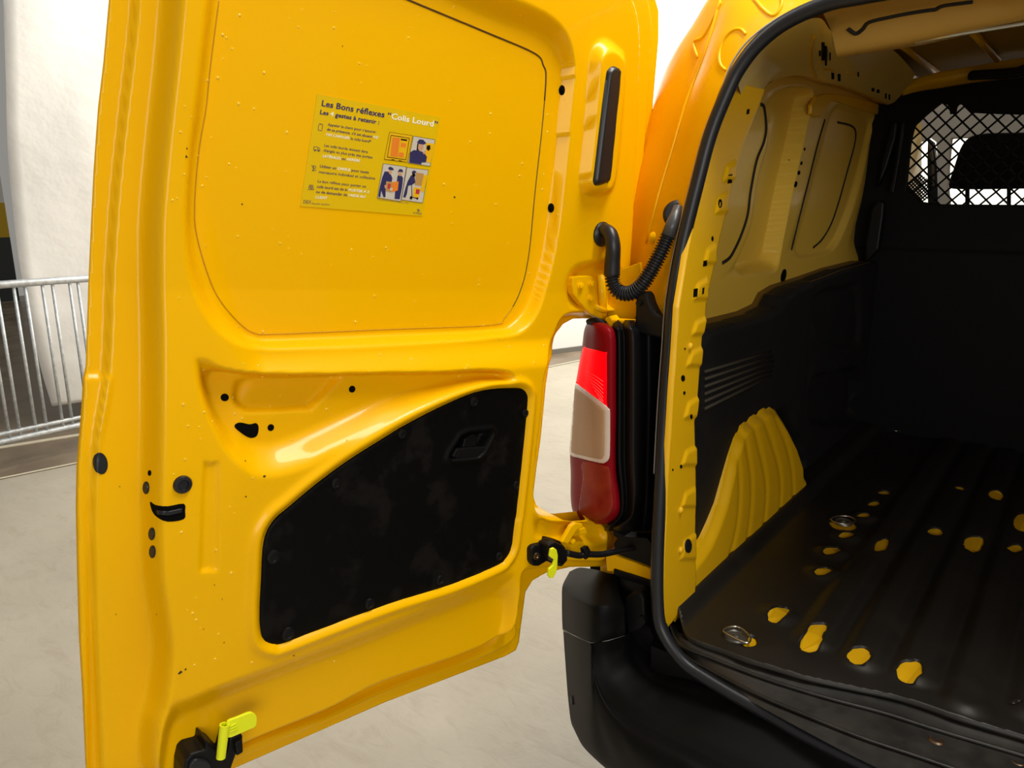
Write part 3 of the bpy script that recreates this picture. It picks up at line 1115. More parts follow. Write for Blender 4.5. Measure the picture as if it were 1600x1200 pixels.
# 1: load bay seen from behind
P_([(872, 425), (938, 435), (915, 602), (852, 592)], 5)
P_([(945, 437), (1005, 447), (985, 612), (920, 602)], 9)
P_([(948, 475), (995, 483), (988, 520), (942, 512)], 5)
P_([(930, 560), (975, 566), (968, 606), (922, 600)], 5)
P_([(945, 438), (1002, 447), (1000, 462), (943, 452)], 8)
line_poly([(858, 408), (1022, 435), (990, 628), (825, 602)], 5, 8)
for c in ((875, 624), (940, 634)):
    P_([(c[0] - 14, c[1] - 3), (c[0] + 14, c[1] + 1), (c[0] + 13, c[1] + 7), (c[0] - 15, c[1] + 3)], 8)
# 2: a person on the phone in front of a yellow van
P_([(1170, 475), (1248, 487), (1212, 655), (1160, 640)], 9)
P_([(1178, 500), (1205, 495), (1210, 530), (1190, 550), (1172, 530)], 8)
P_([(1028, 560), (1060, 540), (1105, 545), (1150, 560), (1178, 600), (1170, 650), (1130, 650), (1128, 668), (1020, 652)], 1)
P_([(1095, 480), (1130, 470), (1150, 490), (1145, 535), (1118, 552), (1097, 530)], 3)
P_([(1090, 470), (1110, 445), (1145, 448), (1172, 480), (1150, 492), (1100, 485)], 1)
P_([(1092, 480), (1102, 485), (1098, 530), (1110, 550), (1085, 540)], 8)
P_([(1140, 560), (1160, 540), (1168, 560), (1150, 580)], 3)
line_poly([(1068, 605), (1135, 615)], 12, 9, False)
# 3: two people lifting a box
P_([(790, 668), (895, 684), (885, 800), (770, 790)], 6)
P_([(800, 730), (845, 735), (870, 790), (860, 840), (810, 860), (808, 960), (790, 962), (770, 900), (762, 960), (742, 955), (755, 880), (780, 780)], 1)
P_([(838, 715), (862, 712), (868, 740), (850, 760), (838, 745)], 3)
P_([(830, 700), (850, 688), (875, 700), (884, 722), (840, 718)], 1)
P_([(915, 770), (945, 760), (965, 790), (955, 880), (935, 980), (888, 975), (895, 900), (905, 850)], 1)
P_([(920, 735), (945, 730), (955, 755), (940, 775), (922, 760)], 3)
P_([(915, 735), (935, 708), (960, 715), (965, 740), (945, 735)], 1)
P_([(815, 818), (870, 826), (862, 916), (808, 905)], 4)
P_([(870, 826), (925, 820), (918, 900), (862, 916)], 5)
P_([(830, 838), (856, 842), (850, 890), (825, 885)], 7)
P_([(850, 876), (872, 880), (868, 902), (848, 898)], 6)
P_([(800, 850), (818, 855), (815, 885), (800, 878)], 3)
line_poly([(806, 795), (848, 802)], 10, 9, False)
# 4: a person pushing a hand truck with a parcel
P_([(1080, 740), (1150, 750), (1130, 860), (1070, 850)], 4)
P_([(1150, 760), (1185, 765), (1150, 920), (1120, 900)], 9)
P_([(1035, 765), (1065, 770), (1075, 830), (1045, 850), (1010, 860), (1000, 930), (985, 965), (965, 960), (985, 880), (1005, 820)], 1)
P_([(1048, 745), (1068, 742), (1075, 770), (1058, 785), (1045, 770)], 8)
P_([(1042, 735), (1062, 720), (1086, 735), (1070, 748), (1045, 748)], 1)
P_([(1062, 870), (1122, 880), (1105, 968), (1050, 955)], 9)
P_([(1082, 888), (1115, 893), (1108, 935), (1075, 930)], 7)
line_poly([(1040, 850), (1045, 960), (1085, 972)], 6, 8, False)
P_(ell(1036, 966, 13, 15, n=10), 8)
P_(ell(1092, 972, 9, 10, n=10), 8)
line_poly([(1030, 800), (1065, 806)], 10, 9, False)
st_ = link('instruction_sticker', SV, SF, None, door, smooth=False, mats=SMATS, fmat=SM)
st_['label'] = 'yellow notice sticker "Les Bons réflexes Colis Lourd" with four small pictures'

# water droplets and dirt specks on the paint
DV, DF = [], []
for k in range(230):
    x, y = random.uniform(265, 890), random.uniform(5, 1060)
    if 465 < x < 692 and 140 < y < 340:
        continue
    if x > 560 and y > 600:
        continue
    p, n = cast(DT_, x, y)
    if p is None:
        continue
    if np.dot(n, CAM - p) < 0:
        n = -n
    r = random.choice([0.0008, 0.001, 0.0014, 0.0018])
    u = np.cross(n, [0, 0, 1.0])
    u /= np.linalg.norm(u)
    v = np.cross(n, u)
    k0_ = len(DV)
    for (rr, hh) in ((1.0, 0.0), (0.75, 0.45)):
        for j in range(6):
            a = j * math.pi / 3
            DV.append(p + r * rr * (u * math.cos(a) + v * math.sin(a) * 1.3) + n * r * hh)
    DV.append(p + n * r * 0.6)
    for j in range(6):
        i2 = (j + 1) % 6
        DF.append((k0_ + j, k0_ + i2, k0_ + 6 + i2, k0_ + 6 + j))
        DF.append((k0_ + 6 + j, k0_ + 6 + i2, k0_ + 12))
dr = link('water_droplets', DV, DF, mat('droplet', (0.9, 0.55, 0.05), 0.05, coat=1.0), door)
dr['kind'] = 'stuff'
fix_normals(dr)
DV, DF = [], []
for (x, y, r) in [(710, 308, 2.2), (535, 72, 1.2), (283, 1050, 2.5), (290, 1046, 2), (280, 1052, 1.5), (452, 586, 2.2), (413, 744, 2.4), (292, 232, 1.5), (291, 245, 2), (378, 319, 1.6), (384, 776, 1.5), (383, 720, 1.3),
                  (318, 983, 1.2), (335, 914, 1), (347, 936, 1.2), (350, 1004, 1.3), (459, 1024, 2), (245, 960, 1), (181, 960, 1), (187, 760, 1)]:
    p, n = dcast(x, y)
    u = np.cross(n, [0, 0, 1.0])
    u /= np.linalg.norm(u)
    v = np.cross(n, u)
    k0_ = len(DV)
    for j in range(7):
        a = j * 2 * math.pi / 7
        rr = r * 0.0009 * random.uniform(0.5, 1.3)
        DV.append(p + n * 0.0003 + rr * (u * math.cos(a) + v * math.sin(a)))
    DV.append(p + n * 0.0007)
    for j in range(7):
        DF.append((k0_ + j, k0_ + (j + 1) % 7, k0_ + 7))
dd = link('paint_chips', DV, DF, mat('chip', (0.05, 0.03, 0.01), 0.8), door)
dd['kind'] = 'stuff'

# ================================================================== BODY: rear corner
rowsA = [
    [(1425, -14, 0), (1390, -55, .03), (1340, -95, .09), (1300, -130, .2)],
    [(1292, 0, 0), (1250, -26, .03), (1200, -48, .09), (1180, -62, .2)],
    [(1211, 33, 0), (1180, 8, .03), (1142, -8, .09), (1122, -6, .22)],
    [(1172, 67, 0), (1140, 50, .03), (1110, 55, .09), (1088, 42, .24)],
    [(1145, 105, 0), (1115, 98, .03), (1088, 112, .09), (1062, 78, .24)],
    [(1124, 142, 0), (1095, 150, .03), (1062, 178, .09), (1040, 122, .24)],
    [(1101, 208, 0), (1075, 225, .03), (1040, 245, .09), (1021, 180, .24)],
    [(1080, 282, 0), (1056, 300, .03), (1016, 325, .09), (1000, 260, .24)],
    [(1058, 383, 0), (1036, 400, .03), (1003, 405, .09), (985, 380, .24)],
    [(1046, 460, 0), (1028, 475, .03), (998, 480, .09), (980, 470, .24)],
    [(1043, 498, 0), (1025, 508, .03), (996, 512, .09), (978, 512, .24)],
]
RA = []
for r in rowsA:
    row = [onO(x, y, off) for x, y, off in r]
    e = row[-1].copy()
    e[1] = 3.3
    e[0] -= 0.015
    e2_ = row[-1].copy()
    e2_[1] += 0.5
    e2_[0] -= 0.02
    RA.append(row + [e2_, e])


def mir(p):
    return np.array([0.12 - p[0], p[1], p[2]])


RC = [np.array([0.06, p[1], p[2] + dz]) for p, dz in zip(RA[0], (0.0, 0.005, 0.01, 0.02, 0.02, 0.02))]
RFULL = RA[::-1] + [RC] + [[mir(p) for p in r] for r in RA]
bodyc = net('body_shell', RFULL, YEL, VAN, n=6)
BT = bvh(bodyc)
# the weld flange crease and sealer beads on the corner
for pts, r_ in (([(1128, -8), (1105, 70), (1075, 150), (1048, 240), (1030, 300), (1010, 380)], 0.0035),
                ([(1215, -20), (1222, 5), (1210, 24), (1192, 14), (1172, -12)], 0.003),
                (ell(1146, 78, 20, 34, 0.35, 12)[3:11], 0.0028), ([(1090, 90), (1084, 66), (1100, 56), (1120, 18), (1128, 4)], 0.003)):
    pp = []
    for (x, y) in catmull(pts, 5):
        p, n = cast(BT, x, y)
        if p is not None:
            pp.append(p)
    if len(pp) > 3:
        tube('sealer_bead', pp, r_, YEL, VAN, 8)
lathe_on('body_stopper', BT, 1020, 372, [(0.012, -0.002), (0.012, 0.002), (0.008, 0.006), (0.003, 0.007)], YEL, VAN)

# the rest of the outer body, plain where the camera cannot see it
box('outer_side', (-0.90, 1.60, 0.35), (-0.86, 4.9, 1.22), YEL, VAN, 0.02)
box('outer_side', (0.94, 1.40, 0.35), (0.98, 4.9, 1.80), YEL, VAN, 0.02)
box('underbody', (-0.80, 1.25, 0.42), (0.85, 4.9, 0.575), BLK, VAN, 0.02)
for yy in (1.95, 4.55):
    lathe('wheel', (-0.86, yy, 0.32), (1, 0, 0), [(0.18, 0.0), (0.30, 0.0), (0.32, 0.03), (0.32, 0.17), (0.30, 0.2)], RUB, VAN, 40)
    lathe('wheel', (0.74, yy, 0.32), (1, 0, 0), [(0.18, 0.0), (0.30, 0.0), (0.32, 0.03), (0.32, 0.17), (0.30, 0.2)], RUB, VAN, 40)

# ------------------------------------------------------------------ door seal
so = [(1345, -6), (1290, 6), (1228, 34), (1185, 68), (1156, 105), (1138, 140), (1111, 207), (1091, 281), (1066, 384), (1051, 470), (1045, 547), (1040, 613), (1036, 680), (1033, 740), (1029, 820), (1027, 880),
      (1027, 933), (1030, 970), (1038, 992), (1053, 1016), (1074, 1040), (1105, 1061), (1150, 1088), (1204, 1118), (1256, 1148), (1335, 1188), (1460, 1248), (1600, 1310), (1760, 1375)]
sx = [(1560, -40), (1450, -25)] + so


def loop(pts):
    q = [p for p in pts if p[0] < 0.04]
    return q + [mir(p) for p in q[::-1]]


sp3 = catmull(loop([onO(x, y, -0.004) for x, y in sx]), 5, True)
tube('door_seal', sp3, 0.0125, RUB, VAN, 14, closed=True)
sl = catmull([onO(x + dx, y + dy, 0.018) for (x, y), dx, dy in [(q, 8, 5) for q in so[17:-1]]], 5)
sl = np.vstack([sl, [mir(p) for p in sl[::-1]]])
tube('seal_lip', sl, 0.0055, RUB, VAN, 10)
tube('seal_edge', catmull([onO(x - (11 if y < 940 else 9) * (1 if y > 60 else .6), y - (9 if y < 110 else 0), -0.006) for x, y in so[:14]], 5), 0.0016, mat('seal_grey', (0.30, 0.30, 0.30), 0.5), VAN, 6)
# pinch flange behind the seal (black lining of the rebate)
fl_in = catmull(loop([onO(x, y, 0.03) for x, y in sx]), 5, True)
tube('seal_flange', fl_in, 0.010, YELI, VAN, 8, closed=True)

# ------------------------------------------------------------------ D-pillar inner jamb
jx = [(1040, 985), (1037, 930), (1038, 880), (1041, 820), (1044, 740), (1048, 680), (1052, 613), (1057, 547), (1061, 480), (1074, 400), (1085, 340), (1102, 280), (1120, 210), (1140, 160), (1155, 130)]
jb = [(1062, 957), (1085, 935), (1088, 905), (1087, 880), (1086, 840), (1087, 790), (1087, 740), (1086, 700), (1085, 660), (1089, 630), (1093, 580), (1095, 550), (1097, 520), (1101, 500), (1104, 470), (1110, 440),
      (1117, 410), (1125, 370), (1138, 320), (1148, 270), (1165, 215), (1186, 165), (1195, 140)]
JX = -0.578
jpoly = [onX(x, y, JX)[1:] for x, y in jx + jb[::-1]]
tabs = []
for (x, y, w_, h_) in [(1090, 512, 15, 20), (1083, 560, 17, 22), (1078, 640, 15, 24), (1074, 715, 15, 22), (1073, 780, 14, 22), (1072, 858, 16, 30), (1092, 455, 14, 24), (1107, 400, 12, 22), (1125, 320, 12, 24), (1138, 270, 12, 22)]:
    tabs.append((np.array([onX(a, b, JX)[1:] for a, b in [(x - w_ * .6, y + h_ * .5), (x - w_ * .2, y - h_ * .4), (x + w_ * .9, y - h_ * .8), (x + w_ * .9, y + h_ * .5)]])))


def jamb_h(P):
    h = np.zeros(len(P))
    for tpoly in tabs:
        d, _ = sdf(P, tpoly)
        h += 0.0045 * sstep((d + 0.005) / 0.010)
    return h


def P3X(X0):
    return lambda P, H: np.stack([X0 + H, P[:, 0], P[:, 1]], 1)


jamb = sheet('pillar_jamb', P3X(JX), jpoly, jamb_h, 0.003, YELI, VAN, thick=0.012)
JT = bvh(jamb)
sheet('pillar_jamb', lambda P, H: np.stack([0.12 - JX - H, P[:, 0], P[:, 1]], 1), jpoly, jamb_h, 0.006, YELI, VAN, thick=0.012)
for (x, y, a_, b_) in [(1101, 412, 3, 4.5), (1086, 458, 3, 6.5), (1098, 455, 1.3, 5), (1140, 280, 3, 7), (1168, 175, 2, 4)]:
    plug('slot_hole', JT, [(x - a_, y + b_), (x - a_ + 1, y - b_), (x + a_ + 1, y - b_ - 1), (x + a_, y + b_ - 1)], HOLE, VAN, 0.0008)
for (x, y, a_, b_) in [(1067, 591, 3, 5), (1069, 614, 1.6, 3), (1080, 651, 1.8, 4), (1064, 729, 1.8, 3), (1051, 734, 1, 1.6), (1125, 318, 3, 7), (1113, 373, 1.6, 4), (1070, 545, 1, 1.5)]:
    plug('round_hole', JT, ell(x, y, a_, b_), HOLE, VAN, 0.0008)
patch('rubber_stopper', JT, ell(1075, 853, 5.5, 11), RUB, VAN, 0.0012, 1.2)
for (x, y) in [(1078, 541), (1063, 797), (1063, 859)]:
    p, n = cast(JT, x, y)
    if p is not None:
        lathe('weld_stud', p, (1, 0, 0), [(0.007, -0.002), (0.007, 0.002), (0.005, 0.005), (0.002, 0.006)], YELI, VAN, 14)
# return from jamb edge out to the side wall
jr = [onX(x, y, JX) for x, y in jb]
link('pillar_return', [p for q in jr for p in (q, np.array([-0.71, q[1] + 0.03, q[2]]))], [(2 * i, 2 * i + 1, 2 * i + 3, 2 * i + 2) for i in range(len(jr) - 1)], YELI, VAN)

# ================================================================== INSIDE: left side wall
WX = -0.70
wall_px = [(1060, 560), (1090, 560), (1240, 500), (1420, 480), (1440, 330), (1440, 200), (1425, 100), (1380, 60), (1300, 50), (1200, 60), (1120, 150), (1080, 300)]
wpoly = [onX(x, y, WX)[1:] for x, y in wall_px]
X_ = lambda pts, X0=WX, n=4: catmull([onX(x, y, X0)[1:] for x, y in pts], n, True)
TR_O = X_([(1193, 150), (1225, 135), (1268, 140), (1262, 190), (1240, 290), (1222, 380), (1212, 425), (1170, 430), (1120, 445), (1130, 425), (1152, 400), (1172, 350), (1178, 300), (1190, 250), (1199, 215)])
TR_I = X_([(1205, 165), (1230, 152), (1256, 155), (1248, 200), (1226, 290), (1208, 370), (1198, 402), (1170, 410), (1150, 420), (1160, 405), (1180, 355), (1187, 300), (1199, 250), (1206, 215)], WX - 0.03)
W2_O = X_([(1289, 168), (1300, 160), (1330, 168), (1365, 180), (1362, 215), (1345, 290), (1325, 350), (1300, 392), (1250, 405), (1226, 398), (1240, 350), (1262, 270)])
W2_I = X_([(1293, 178), (1305, 172), (1330, 180), (1348, 192), (1342, 225), (1322, 300), (1305, 350), (1285, 388), (1252, 396), (1236, 390), (1248, 350), (1270, 270)], WX - 0.03)
W3_O = X_([(1362, 190), (1398, 195), (1385, 300), (1350, 400), (1322, 392), (1345, 300)])
W3_I = X_([(1372, 205), (1388, 208), (1375, 300), (1348, 380), (1335, 375), (1355, 300)], WX - 0.03)


def wall_h(P):
    h = np.zeros(len(P))
    h -= 0.05 * ramp(P, TR_O, TR_I)
    h -= 0.018 * ramp(P, W2_O, W2_I)
    h -= 0.03 * ramp(P, W3_O, W3_I)
    return h


WALLM = mat('inner_wall_paint', (0.74, 0.48, 0.06), 0.38, coat=0.1, bump=(300, 0.05, 0.001))
wallin = sheet('side_wall', P3X(WX), wpoly, wall_h, 0.005, WALLM, VAN, thick=0.01)
WT = bvh(wallin)


def on_surface(T, pts, n=6, closed=False):
    out = []
    for (x, y) in (catmull(pts, n, closed)):
        p, nn = cast(T, x, y)
        if p is not None:
            if np.dot(nn, CAM - p) < 0:
                nn = -nn
            out.append(p + nn * 0.0005)
    return out


DSE = mat('dark_gap', (0.01, 0.008, 0.005), 0.8)
tube('panel_gap', on_surface(WT, [(1188, 163), (1193, 168), (1196, 200), (1192, 224), (1181, 252), (1172, 298), (1167, 336), (1158, 365), (1148, 388), (1139, 403), (1128, 411)]), 0.0045, DSE, VAN, 6)
tube('panel_gap', on_surface(WT, [(1288, 187), (1275, 232), (1262, 285), (1248, 340), (1236, 390)]), 0.0036, DSE, VAN, 6)
tube('panel_gap', on_surface(WT, [(1308, 191), (1328, 196), (1336, 205), (1334, 228), (1322, 272), (1310, 315), (1298, 350), (1284, 374), (1270, 387)]), 0.0036, DSE, VAN, 6)
for (x, y, a_, b_) in [(1280, 164, 1.6, 4), (1286, 160, 1.2, 4), (1257, 233, 1.2, 2.5), (1252, 255, 1.5, 3), (1248, 270, 2, 3.5), (1243, 288, 2.4, 5), (1233, 250, 1, 1), (1224, 431, 4, 11)]:
    plug('round_hole', WT, ell(x, y, a_, b_, 0.2), HOLE, VAN, 0.001)

plate('window_header', [onX(x, y, -0.69) for x, y in catmull([(1276, 150), (1312, 147), (1345, 154), (1378, 164), (1402, 174), (1396, 186), (1370, 178), (1330, 166), (1308, 158), (1296, 162), (1284, 182), (1268, 178)], 2, True)], (-0.012, 0, 0), YELI, VAN, 0.004)
# upper rail above the windows
rail_rows = [
    [onX(1165, 178, -0.585)] + [onX(x, y, X) for x, y, X in [(1198, 132, -.64), (1212, 125, -.655), (1240, 118, -.66), (1272, 121, -.66), (1290, 128, -.66), (1330, 139, -.66), (1370, 155, -.66), (1405, 173, -.66)]],
    [onX(1163, 168, -0.583)] + [onX(x, y, X) for x, y, X in [(1196, 124, -.62), (1210, 117, -.635), (1239, 110, -.64), (1272, 113, -.64), (1292, 121, -.64), (1331, 132, -.64), (1372, 147, -.64), (1408, 164, -.64)]],
    [onX(1158, 150, -0.58)] + [onX(x, y, X) for x, y, X in [(1188, 106, -.595), (1206, 90, -.60), (1238, 80, -.58), (1272, 76, -.57), (1300, 90, -.58), (1335, 103, -.59), (1378, 120, -.60), (1418, 145, -.61)]],
    [onO(x, y, .05) for x, y in [(1152, 125), (1177, 85), (1203, 58), (1240, 40), (1280, 28)]] + [onY(1303, 52, 1.42), onX(1335, 62, -.53), onX(1392, 76, -.53), onX(1430, 115, -.55)],
]
RAILM = mat('rail_paint', (0.72, 0.53, 0.13), 0.45, spec=0.4, bump=(200, 0.06, 0.001))
rr_ = net('roof_rail', rail_rows, RAILM, VAN, n=6)
# closing strip from the rail's lower edge back to the wall
low = catmull([onX(x, y, -0.66) for x, y in [(1198, 132), (1212, 125), (1240, 118), (1272, 121), (1290, 128), (1330, 139), (1370, 155), (1405, 173)]], 4)
link('rail_return', [p for q in low for p in (q, q + np.array([-0.05, 0, 0.01]))], [(2 * i, 2 * i + 1, 2 * i + 3, 2 * i + 2) for i in range(len(low) - 1)], YELI, VAN)
RT = bvh(rr_)
for (x, y, a_, b_) in [(1301, 118, 2.2, 5.5), (1311, 121, 2.2, 5.5), (1341, 116, 1.2, 3.5), (1364, 140, 2.2, 2.6), (1372, 142.5, 2.2, 2.6), (1384, 150, 1.3, 4), (1389.5, 151.5, 1.3, 4), (1286, 80, 2.5, 14), (1290.5, 87, 1.6, 15),
                       (1281, 83, 1.6, 4), (1297, 88, 1, 6)]:
    plug('slot_hole', RT, [(x - a_, y + b_), (x - a_, y - b_), (x + a_, y - b_), (x + a_, y + b_)], HOLE, VAN, 0.001)
plug('slot_hole', RT, ell(1329, 83, 11, 3, -0.12), HOLE, VAN, 0.001)
tube('pressing_ridge', on_surface(RT, [(1272, 55), (1266, 80), (1268, 105), (1275, 120)], 5), 0.004, YELI, VAN, 8)
tube('pressing_ridge', on_surface(RT, [(1280, 95), (1284, 108), (1295, 108), (1302, 112)], 5), 0.003, YELI, VAN, 8)
tube('pressing_ridge', on_surface(RT, [(1323, 112), (1331, 115), (1338, 116)], 5), 0.003, YELI, VAN, 8)

# roof header beam over the opening
hdr = [
    [onO(1600, -52, .02), onO(1480, -30, .02), onO(1400, -2, .02), onO(1340, 8, .02), onO(1285, 18, .02)],
    [onY(1640, -30, 1.38), onY(1520, -12, 1.38), onY(1430, 8, 1.38), onY(1360, 22, 1.38), onY(1294, 38, 1.38)],
    [onY(1640, -5, 1.41), onY(1540, 3, 1.41), onY(1450, 18, 1.41), onY(1375, 38, 1.41), onY(1301, 56, 1.41)],
    [onY(1660, 18, 1.44), onY(1580, 32, 1.44), onY(1490, 50, 1.44), onY(1410, 67, 1.44), onY(1307, 86, 1.44)],
    [onY(1660, 24, 1.50), onY(1600, 38, 1.50), onY(1500, 57, 1.50), onY(1425, 73, 1.50), onY(1311, 90, 1.50)],
]
hb = net('roof_header', [[mir(p) for p in r[::-1]] + r for r in hdr], mat('shaded_header_paint', (0.42, 0.25, 0.05), 0.5, spec=0.3, bump=(200, 0.06, 0.001)), VAN, n=6)  # van yellow turned brown to carry the poor light on the beam
HT = bvh(hb)
tube('header_gap', on_surface(HT, [(1325, 44), (1337, 52), (1348, 45), (1358, 34), (1390, 26), (1420, 20), (1452, 15), (1462, 14), (1475, 8), (1520, 2)], 4), 0.0035, DSE, VAN, 6)
tube('header_edge', [mir(onY(1430, 66, 1.452)), mir(onY(1600, 37, 1.452)), onY(1600, 37, 1.452), onY(1500, 53, 1.452), onY(1430, 66, 1.452)], 0.003, mat('bare_edge', (0.5, 0.5, 0.42), 0.25, metal=0.6), VAN, 8)

# roof inner skin with stiffening ribs
RZ = 1.885
rp = [(-0.60, 1.52), (0.72, 1.52), (0.72, 3.2), (-0.60, 3.2)]
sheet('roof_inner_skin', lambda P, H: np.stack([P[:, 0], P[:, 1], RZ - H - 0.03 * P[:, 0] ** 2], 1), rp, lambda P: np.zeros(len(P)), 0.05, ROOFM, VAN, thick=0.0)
for (a, b) in [((1408, 70), (1463, 112)), ((1522, 52), (1558, 93)), ((1610, 30), (1650, 75)), ((1700, 10), (1740, 55))]:
    p, q = onZ(*a, 1.872), onZ(*b, 1.872)
    d_ = q - p
    tube('roof_rib', [p - d_ * 0.3, q + d_ * 0.02], 0.010, YELI, VAN, 8)
# beam over the bulkhead
bb = [[onY(1410, 128, 2.95), onY(1432, 122, 2.92), onY(1465, 113, 2.90), onY(1520, 103, 2.90), onY(1600, 90, 2.90), onY(1720, 72, 2.9)],
      [onY(1410, 140, 2.95), onY(1432, 134, 2.93), onY(1465, 127, 2.90), onY(1520, 117, 2.90), onY(1600, 104, 2.90), onY(1720, 88, 2.9)],
      [onY(1410, 150, 2.97), onY(1432, 144, 2.96), onY(1465, 139, 2.95), onY(1520, 130, 2.95), onY(1600, 120, 2.95), onY(1720, 106, 2.95)]]
bb = [r + [np.array([0.76, r[-1][1], r[-1][2]])] for r in bb]
solid(net('roof_cross_beam', bb, YELI, VAN, n=5), 0.01)
plate('bulkhead_top_bracket', [onY(x, y, 2.86) for x, y in [(1511, 124), (1512, 115), (1518, 110), (1592, 105), (1600, 100), (1720, 84), (1720, 104), (1600, 117), (1560, 122)]], (0, 0.03, 0), BLK, VAN, 0.004)

# ------------------------------------------------------------------ black side lining and wheel arch
LX = -0.63
lin_px = [(1060, 560), (1092, 528), (1104, 513), (1150, 503), (1190, 492), (1213, 480), (1222, 462), (1240, 450), (1280, 436), (1316, 422), (1360, 410), (1420, 400), (1420, 700), (1340, 668), (1300, 720), (1262, 800),
          (1258, 770), (1259, 722), (1246, 687), (1232, 654), (1222, 641), (1213, 640), (1200, 648), (1183, 662), (1172, 672), (1165, 690), (1155, 725), (1144, 771), (1130, 813), (1112, 846), (1087, 878), (1070, 900), (1060, 800)]
LP = [onX(x, y, LX)[1:] for x, y in lin_px]
REC_O = X_([(1270, 460), (1330, 440), (1345, 440), (1345, 540), (1300, 545), (1275, 520)], LX)
REC_I = X_([(1278, 470), (1330, 452), (1342, 455), (1342, 530), (1302, 535), (1283, 515)], LX)
SH_O = X_([(1268, 590), (1300, 580), (1345, 575), (1345, 660), (1268, 665)], LX)
SH_I = X_([(1276, 600), (1300, 592), (1342, 586), (1342, 650), (1276, 652)], LX)
GR = []
for k in range(6):
    a = onX(1088, 600 - 6 + 11.5 * k - 15, LX)[1:]
    b = onX(1198 - abs(k - 2.5) * 2, 548 + 7.5 * k, LX)[1:]
    GR.append((a, b))


def seg_d(P, a, b):
    ab = b - a
    s = np.clip(((P - a) @ ab) / (ab @ ab), 0, 1)
    return np.linalg.norm(P - (a + s[:, None] * ab), axis=1)


def lin_h(P):
    h = np.zeros(len(P))
    d, _ = sdf(P, np.array(LP))
    h -= 0.012 * sstep((0.012 - d) / 0.012)
    h -= 0.02 * ramp(P, REC_O, REC_I)
    h -= 0.05 * ramp(P, SH_O, SH_I)
    for a, b in GR:
        h += 0.005 * np.exp(-(seg_d(P, a, b) / 0.005) ** 2)
    # vertical step of the moulding
    yv = onX(1255, 560, LX)[1]
    h += 0.025 * (1 - sstep((P[:, 0] - yv + 0.02) / 0.06)) * 0.6
    return h


sheet('side_lining', P3X(LX), LP, lin_h, 0.005, LINING, VAN, thick=0.05)
DUSTM = mat('dusty_ridge', (0.05, 0.043, 0.03), 0.7, spec=0.2)
for a, b in GR:
    tube('lining_ridge', [np.array([LX + 0.0185, a[0], a[1]]), np.array([LX + 0.0185, b[0], b[1]])], 0.0032, DUSTM, VAN, 8)
wallbehind = box('arch_back', (-0.76, 1.38, 0.575), (-0.74, 3.0, 1.1), BLK, VAN)

# ledge on top of the lining
lt = [(1092, 528), (1104, 513), (1150, 503), (1190, 492), (1213, 480), (1222, 462), (1240, 450), (1280, 436), (1316, 422), (1360, 410)]
q0 = [onX(x, y, LX - 0.005) for x, y in lt]
link('lining_ledge', [p for q in q0 for p in (q, q + np.array([-0.075, 0.0, 0.004]))], [(2 * i, 2 * i + 1, 2 * i + 3, 2 * i + 2) for i in range(len(q0) - 1)], mat('dusty_ledge', (0.16, 0.09, 0.015), 0.6), VAN)

AX = -0.585
arch_px = [(1055, 966), (1085, 880), (1100, 862), (1112, 844), (1123, 820), (1135, 790), (1146, 750), (1156, 715), (1165, 688), (1175, 668), (1190, 655), (1208, 642), (1218, 637), (1228, 644), (1240, 665), (1252, 695),
           (1260, 725), (1260, 772), (1240, 795), (1211, 822), (1150, 878), (1088, 934)]
AP = np.array([onX(x, y, AX)[1:] for x, y in arch_px])
AP[:, 1] = np.where(np.arange(len(AP)) == 0, 0.58, AP[:, 1])
RIBS = []
for pts in ([(1215, 640), (1232, 690), (1240, 740), (1240, 795)], [(1200, 650), (1214, 700), (1222, 750), (1218, 815)], [(1185, 662), (1196, 720), (1200, 770), (1192, 838)],
            [(1172, 680), (1178, 740), (1176, 790), (1166, 862)], [(1160, 715), (1160, 770), (1152, 830), (1135, 890)]):
    RIBS.append([onX(x, y, AX)[1:] for x, y in catmull(pts, 3)])


def arch_h(P):
    d, _ = sdf(P, AP)
    up_ = sstep((P[:, 1] - 0.62) / 0.35)
    h = -0.012 * up_ - 0.018 * sstep((0.025 - d) / 0.025) * sstep((P[:, 1] - 0.62) / 0.05)
    for rb in RIBS:
        dm = np.min([seg_d(P, np.array(rb[i]), np.array(rb[i + 1])) for i in range(len(rb) - 1)], 0)
        h -= 0.0035 * np.exp(-(dm / 0.012) ** 2)
    return h


sheet('wheel_arch', P3X(AX), AP, arch_h, 0.005, YELI, VAN, thick=0.05)

# ------------------------------------------------------------------ load floor, floor sheet and sill
FZ = 0.60
_lf = [(-0.58, 1.33), (-0.50, 1.24)] + [tuple(onZ(x, y, FZ)[:2] + np.array([0.0, 0.025])) for x, y in [(1130, 1015), (1210, 1043), (1320, 1069), (1450, 1103), (1600, 1149), (1760, 1195)]] + [(0.80, 3.0), (-0.68, 3.0), (-0.68, 1.36)]
_lf = [q for q in _lf if q[1] > 1.2 or q[0] > -0.4]
plate('load_floor', [(a, b, 0.588) for a, b in _lf], (0, 0, -0.03), YELI, VAN)
front = [(1064, 972), (1072, 990), (1090, 1001), (1130, 1015), (1167, 1030), (1210, 1043), (1256, 1056), (1320, 1069), (1394, 1085), (1450, 1103), (1497, 1120), (1600, 1149), (1760, 1195)]
fpts = [onZ(x, y, FZ)[:2] for x, y in front]
fpts = list(catmull(fpts, 3))
mpoly = [np.array([-0.588, 2.15]), np.array([-0.588, 1.30])] + fpts + [np.array([0.80, fpts[-1][1] + 0.02]), np.array([0.80, 2.965]), np.array([-0.655, 2.965]), np.array([-0.655, 2.35]), np.array([-0.60, 2.2])]
mpoly = np.array(mpoly)
